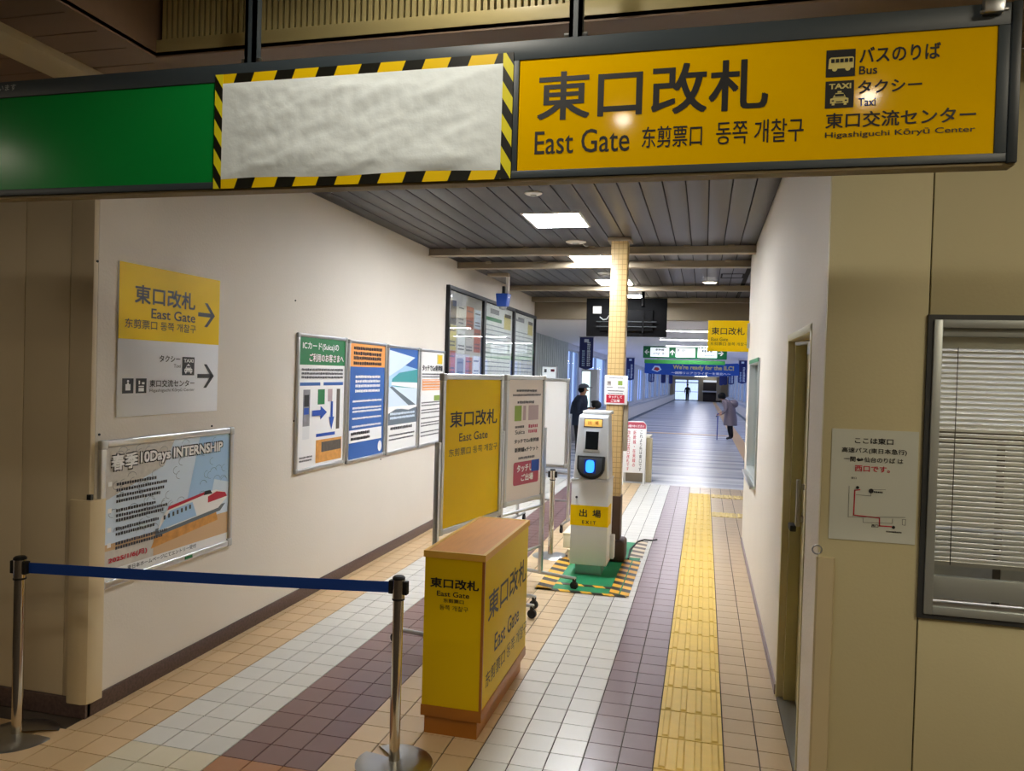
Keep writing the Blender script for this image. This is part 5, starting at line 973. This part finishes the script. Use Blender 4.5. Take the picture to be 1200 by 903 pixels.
def fm_(p_):
    if p_.z < mz+.11: return 2
    if p_.z < mz+.72: return 1
    if p_.z > mz+1.285: return 3
    if p_.x > mx_+.14 and p_.z > mz+.95: return 3
    return 0
skin('body', nd, ed2, 'navy_coat', mo, 2, 0, fm_, ['navy_coat', 'trousers', 'shoe', 'skin'])
loft([((mx_-.06, my_, mz+.70), .19, .23, 0), ((mx_-.07, my_, mz+.85), .18, .225, 0), ((mx_-.07, my_, mz+1.0), .17, .22, 0), ((mx_-.05, my_, mz+1.15), .165, .22, 0), ((mx_-.03, my_, mz+1.24), .13, .17, 0), ((mx_-.01, my_, mz+1.30), .095, .10, 0)]).build('jacket', 'navy_coat', mo, smooth=True)
put_ball('cap', 'cap', mo, (mx_+.02, my_, mz+1.46), .108, 1.05, .95, .75, -.01); loft([((mx_+.11, my_, mz+1.452), .09, .075, 0), ((mx_+.11, my_, mz+1.466), .085, .07, 0)]).build('cap_peak', 'cap', mo, smooth=True); put_ball('hair', 'hair', mo, (mx_-.01, my_, mz+1.41), .092, .95, .95, .8)
put_ball('nose', 'skin', mo, (mx_+.105, my_, mz+1.40), .018); 
bgm = empty('hand_bag', (mx_+.27, my_, mz+1.0), 'dark soft bag held up by the person in the grey cap', 'bag'); put_ball('pouch', 'bag', bgm, (mx_+.29, my_-.02, mz+1.12), .09, 1.1, 1.4, .95); put_ball('flap', 'bag', bgm, (mx_+.25, my_-.02, mz+1.17), .055, 1.4, 1.6, .6)
# --- far walker with a backpack
fx, fy = -1.66, 81.0; fz = hz(fy)
fo = empty('person', (fx, fy, fz), 'distant person in dark clothes with a backpack before the far doors', 'person')
nd = [(fx, fy, fz+.92, .14), (fx, fy, fz+1.15, .15), (fx, fy, fz+1.36, .16), (fx, fy, fz+1.47, .07), (fx, fy, fz+1.53, .055), (fx, fy, fz+1.63, .09), (fx, fy, fz+1.71, .08), (fx-.1, fy, fz+.85, .095), (fx-.11, fy-.06, fz+.48, .07), (fx-.12, fy+.05, fz+.09, .045), (fx-.12, fy-.08, fz+.04, .04), (fx+.1, fy, fz+.85, .095), (fx+.11, fy+.05, fz+.48, .07), (fx+.12, fy+.0, fz+.09, .045), (fx+.12, fy-.13, fz+.04, .04), (fx-.2, fy, fz+1.36, .07), (fx-.27, fy, fz+1.1, .055), (fx-.27, fy-.05, fz+.88, .035), (fx+.2, fy, fz+1.36, .07), (fx+.27, fy, fz+1.1, .055), (fx+.27, fy-.05, fz+.88, .035)]
ed3 = list(ed[:20]); hand(nd, ed3, 17, (0, 0, -1), (0, 1, 0), 1); hand(nd, ed3, 20, (0, 0, -1), (0, 1, 0), 1)
skin('body', nd, ed3, 'navy', fo, 2, 0, lambda p_: 3 if (p_.z > fz+1.5 or (abs(p_.x-fx) > .22 and p_.z < fz+.9 and p_.z > fz+.6)) else (2 if p_.z < fz+.11 else (1 if p_.z < fz+.9 else 0)), ['navy', 'trousers', 'shoe', 'skin'])
put_ball('hair', 'hair', fo, (fx, fy+.02, fz+1.69), .105, 1, 1, .9, -.04); MB().box(fx-.17, fx+.17, fy-.32, fy-.12, fz+.98, fz+1.45).build('backpack', 'bag', fo, bevel=.06, seg=3)

# ================================================================== LAMPS OF THE NEAR HALL (in the raised bay) AND ADDED FILL LIGHTS
def hall_lamp(x, y, z, r, watts, label, cone=None):
    l = empty('ceiling_lamp', (x, y, z-.03), label, 'light', 'round lamps in the near hall ceiling')
    MB().lathe((x, y, z), [(r+.02, 0), (r+.02, -.015), (r, -.018)], 20).build('rim', 'white', l, smooth=True); MB().lathe((x, y, z-.018), [(r, 0), (r*.95, -.004)], 20).build('lens', 'lamp_warm', l)
    ld = bpy.data.lights.new('lamp', 'SPOT'); ld.energy = watts*NEAR; ld.color = (1, .93, .80); ld.spot_size = R(165); ld.spot_blend = .5; ld.shadow_soft_size = r
    lo = bpy.data.objects.new('lamp', ld); COL.objects.link(lo); lo.parent = l; lo.location = (0, 0, 0)
hall_lamp(.83, -.20, 3.3, .045, 10, 'round warm ceiling lamp in the raised bay, right of the viewer')
hall_lamp(-.54, -.37, 3.3, .045, 10, 'round warm ceiling lamp in the raised bay, above the viewer')
hall_lamp(-.75, 1.50, 3.3, .045, 52, 'round warm ceiling lamp in the raised bay, before the taped sheet')
hall_lamp(-.75, 2.3, 3.3, .045, 9, 'round warm ceiling lamp close to the louvre')
def fill_light(x, y, lit, label, top=3.32):  # unseen fixture added as fill to brighten the entrance walls
    l = empty('added_fill_light', (x, y, top-.06), label, 'light', 'added unseen fill lights in the near hall')
    MB().box(x-.6, x+.6, y-.1, y+.1, top-.045, top-.002).build('housing', 'white', l, bevel=.004)
    MB().box(x-.58, x+.58, y-.08, y+.08, top-.06, top-.045).build('diffuser', lit, l)
fill_light(2.3, .6, 'fill_lit', 'long added fill light on the right, out of view')
fill_light(2.6, -1.6, 'fill_dim', 'long added fill light far behind the viewer, right')
fill_light(-4.3, 1.0, 'fill_dim', 'long added fill light under the plank ceiling, far left', ZN)
ol = empty('office_fill', (1.9, 5.2, 2.86), 'added fill light in the office behind the blinds', 'light')  # unseen light added to brighten the blinds from inside
MB().box(1.3, 2.5, 5.1, 5.3, 2.90, 2.938).build('housing', 'white', ol, bevel=.004); MB().box(1.32, 2.48, 5.12, 5.28, 2.885, 2.90).build('diffuser', 'office_fill_lit', ol)
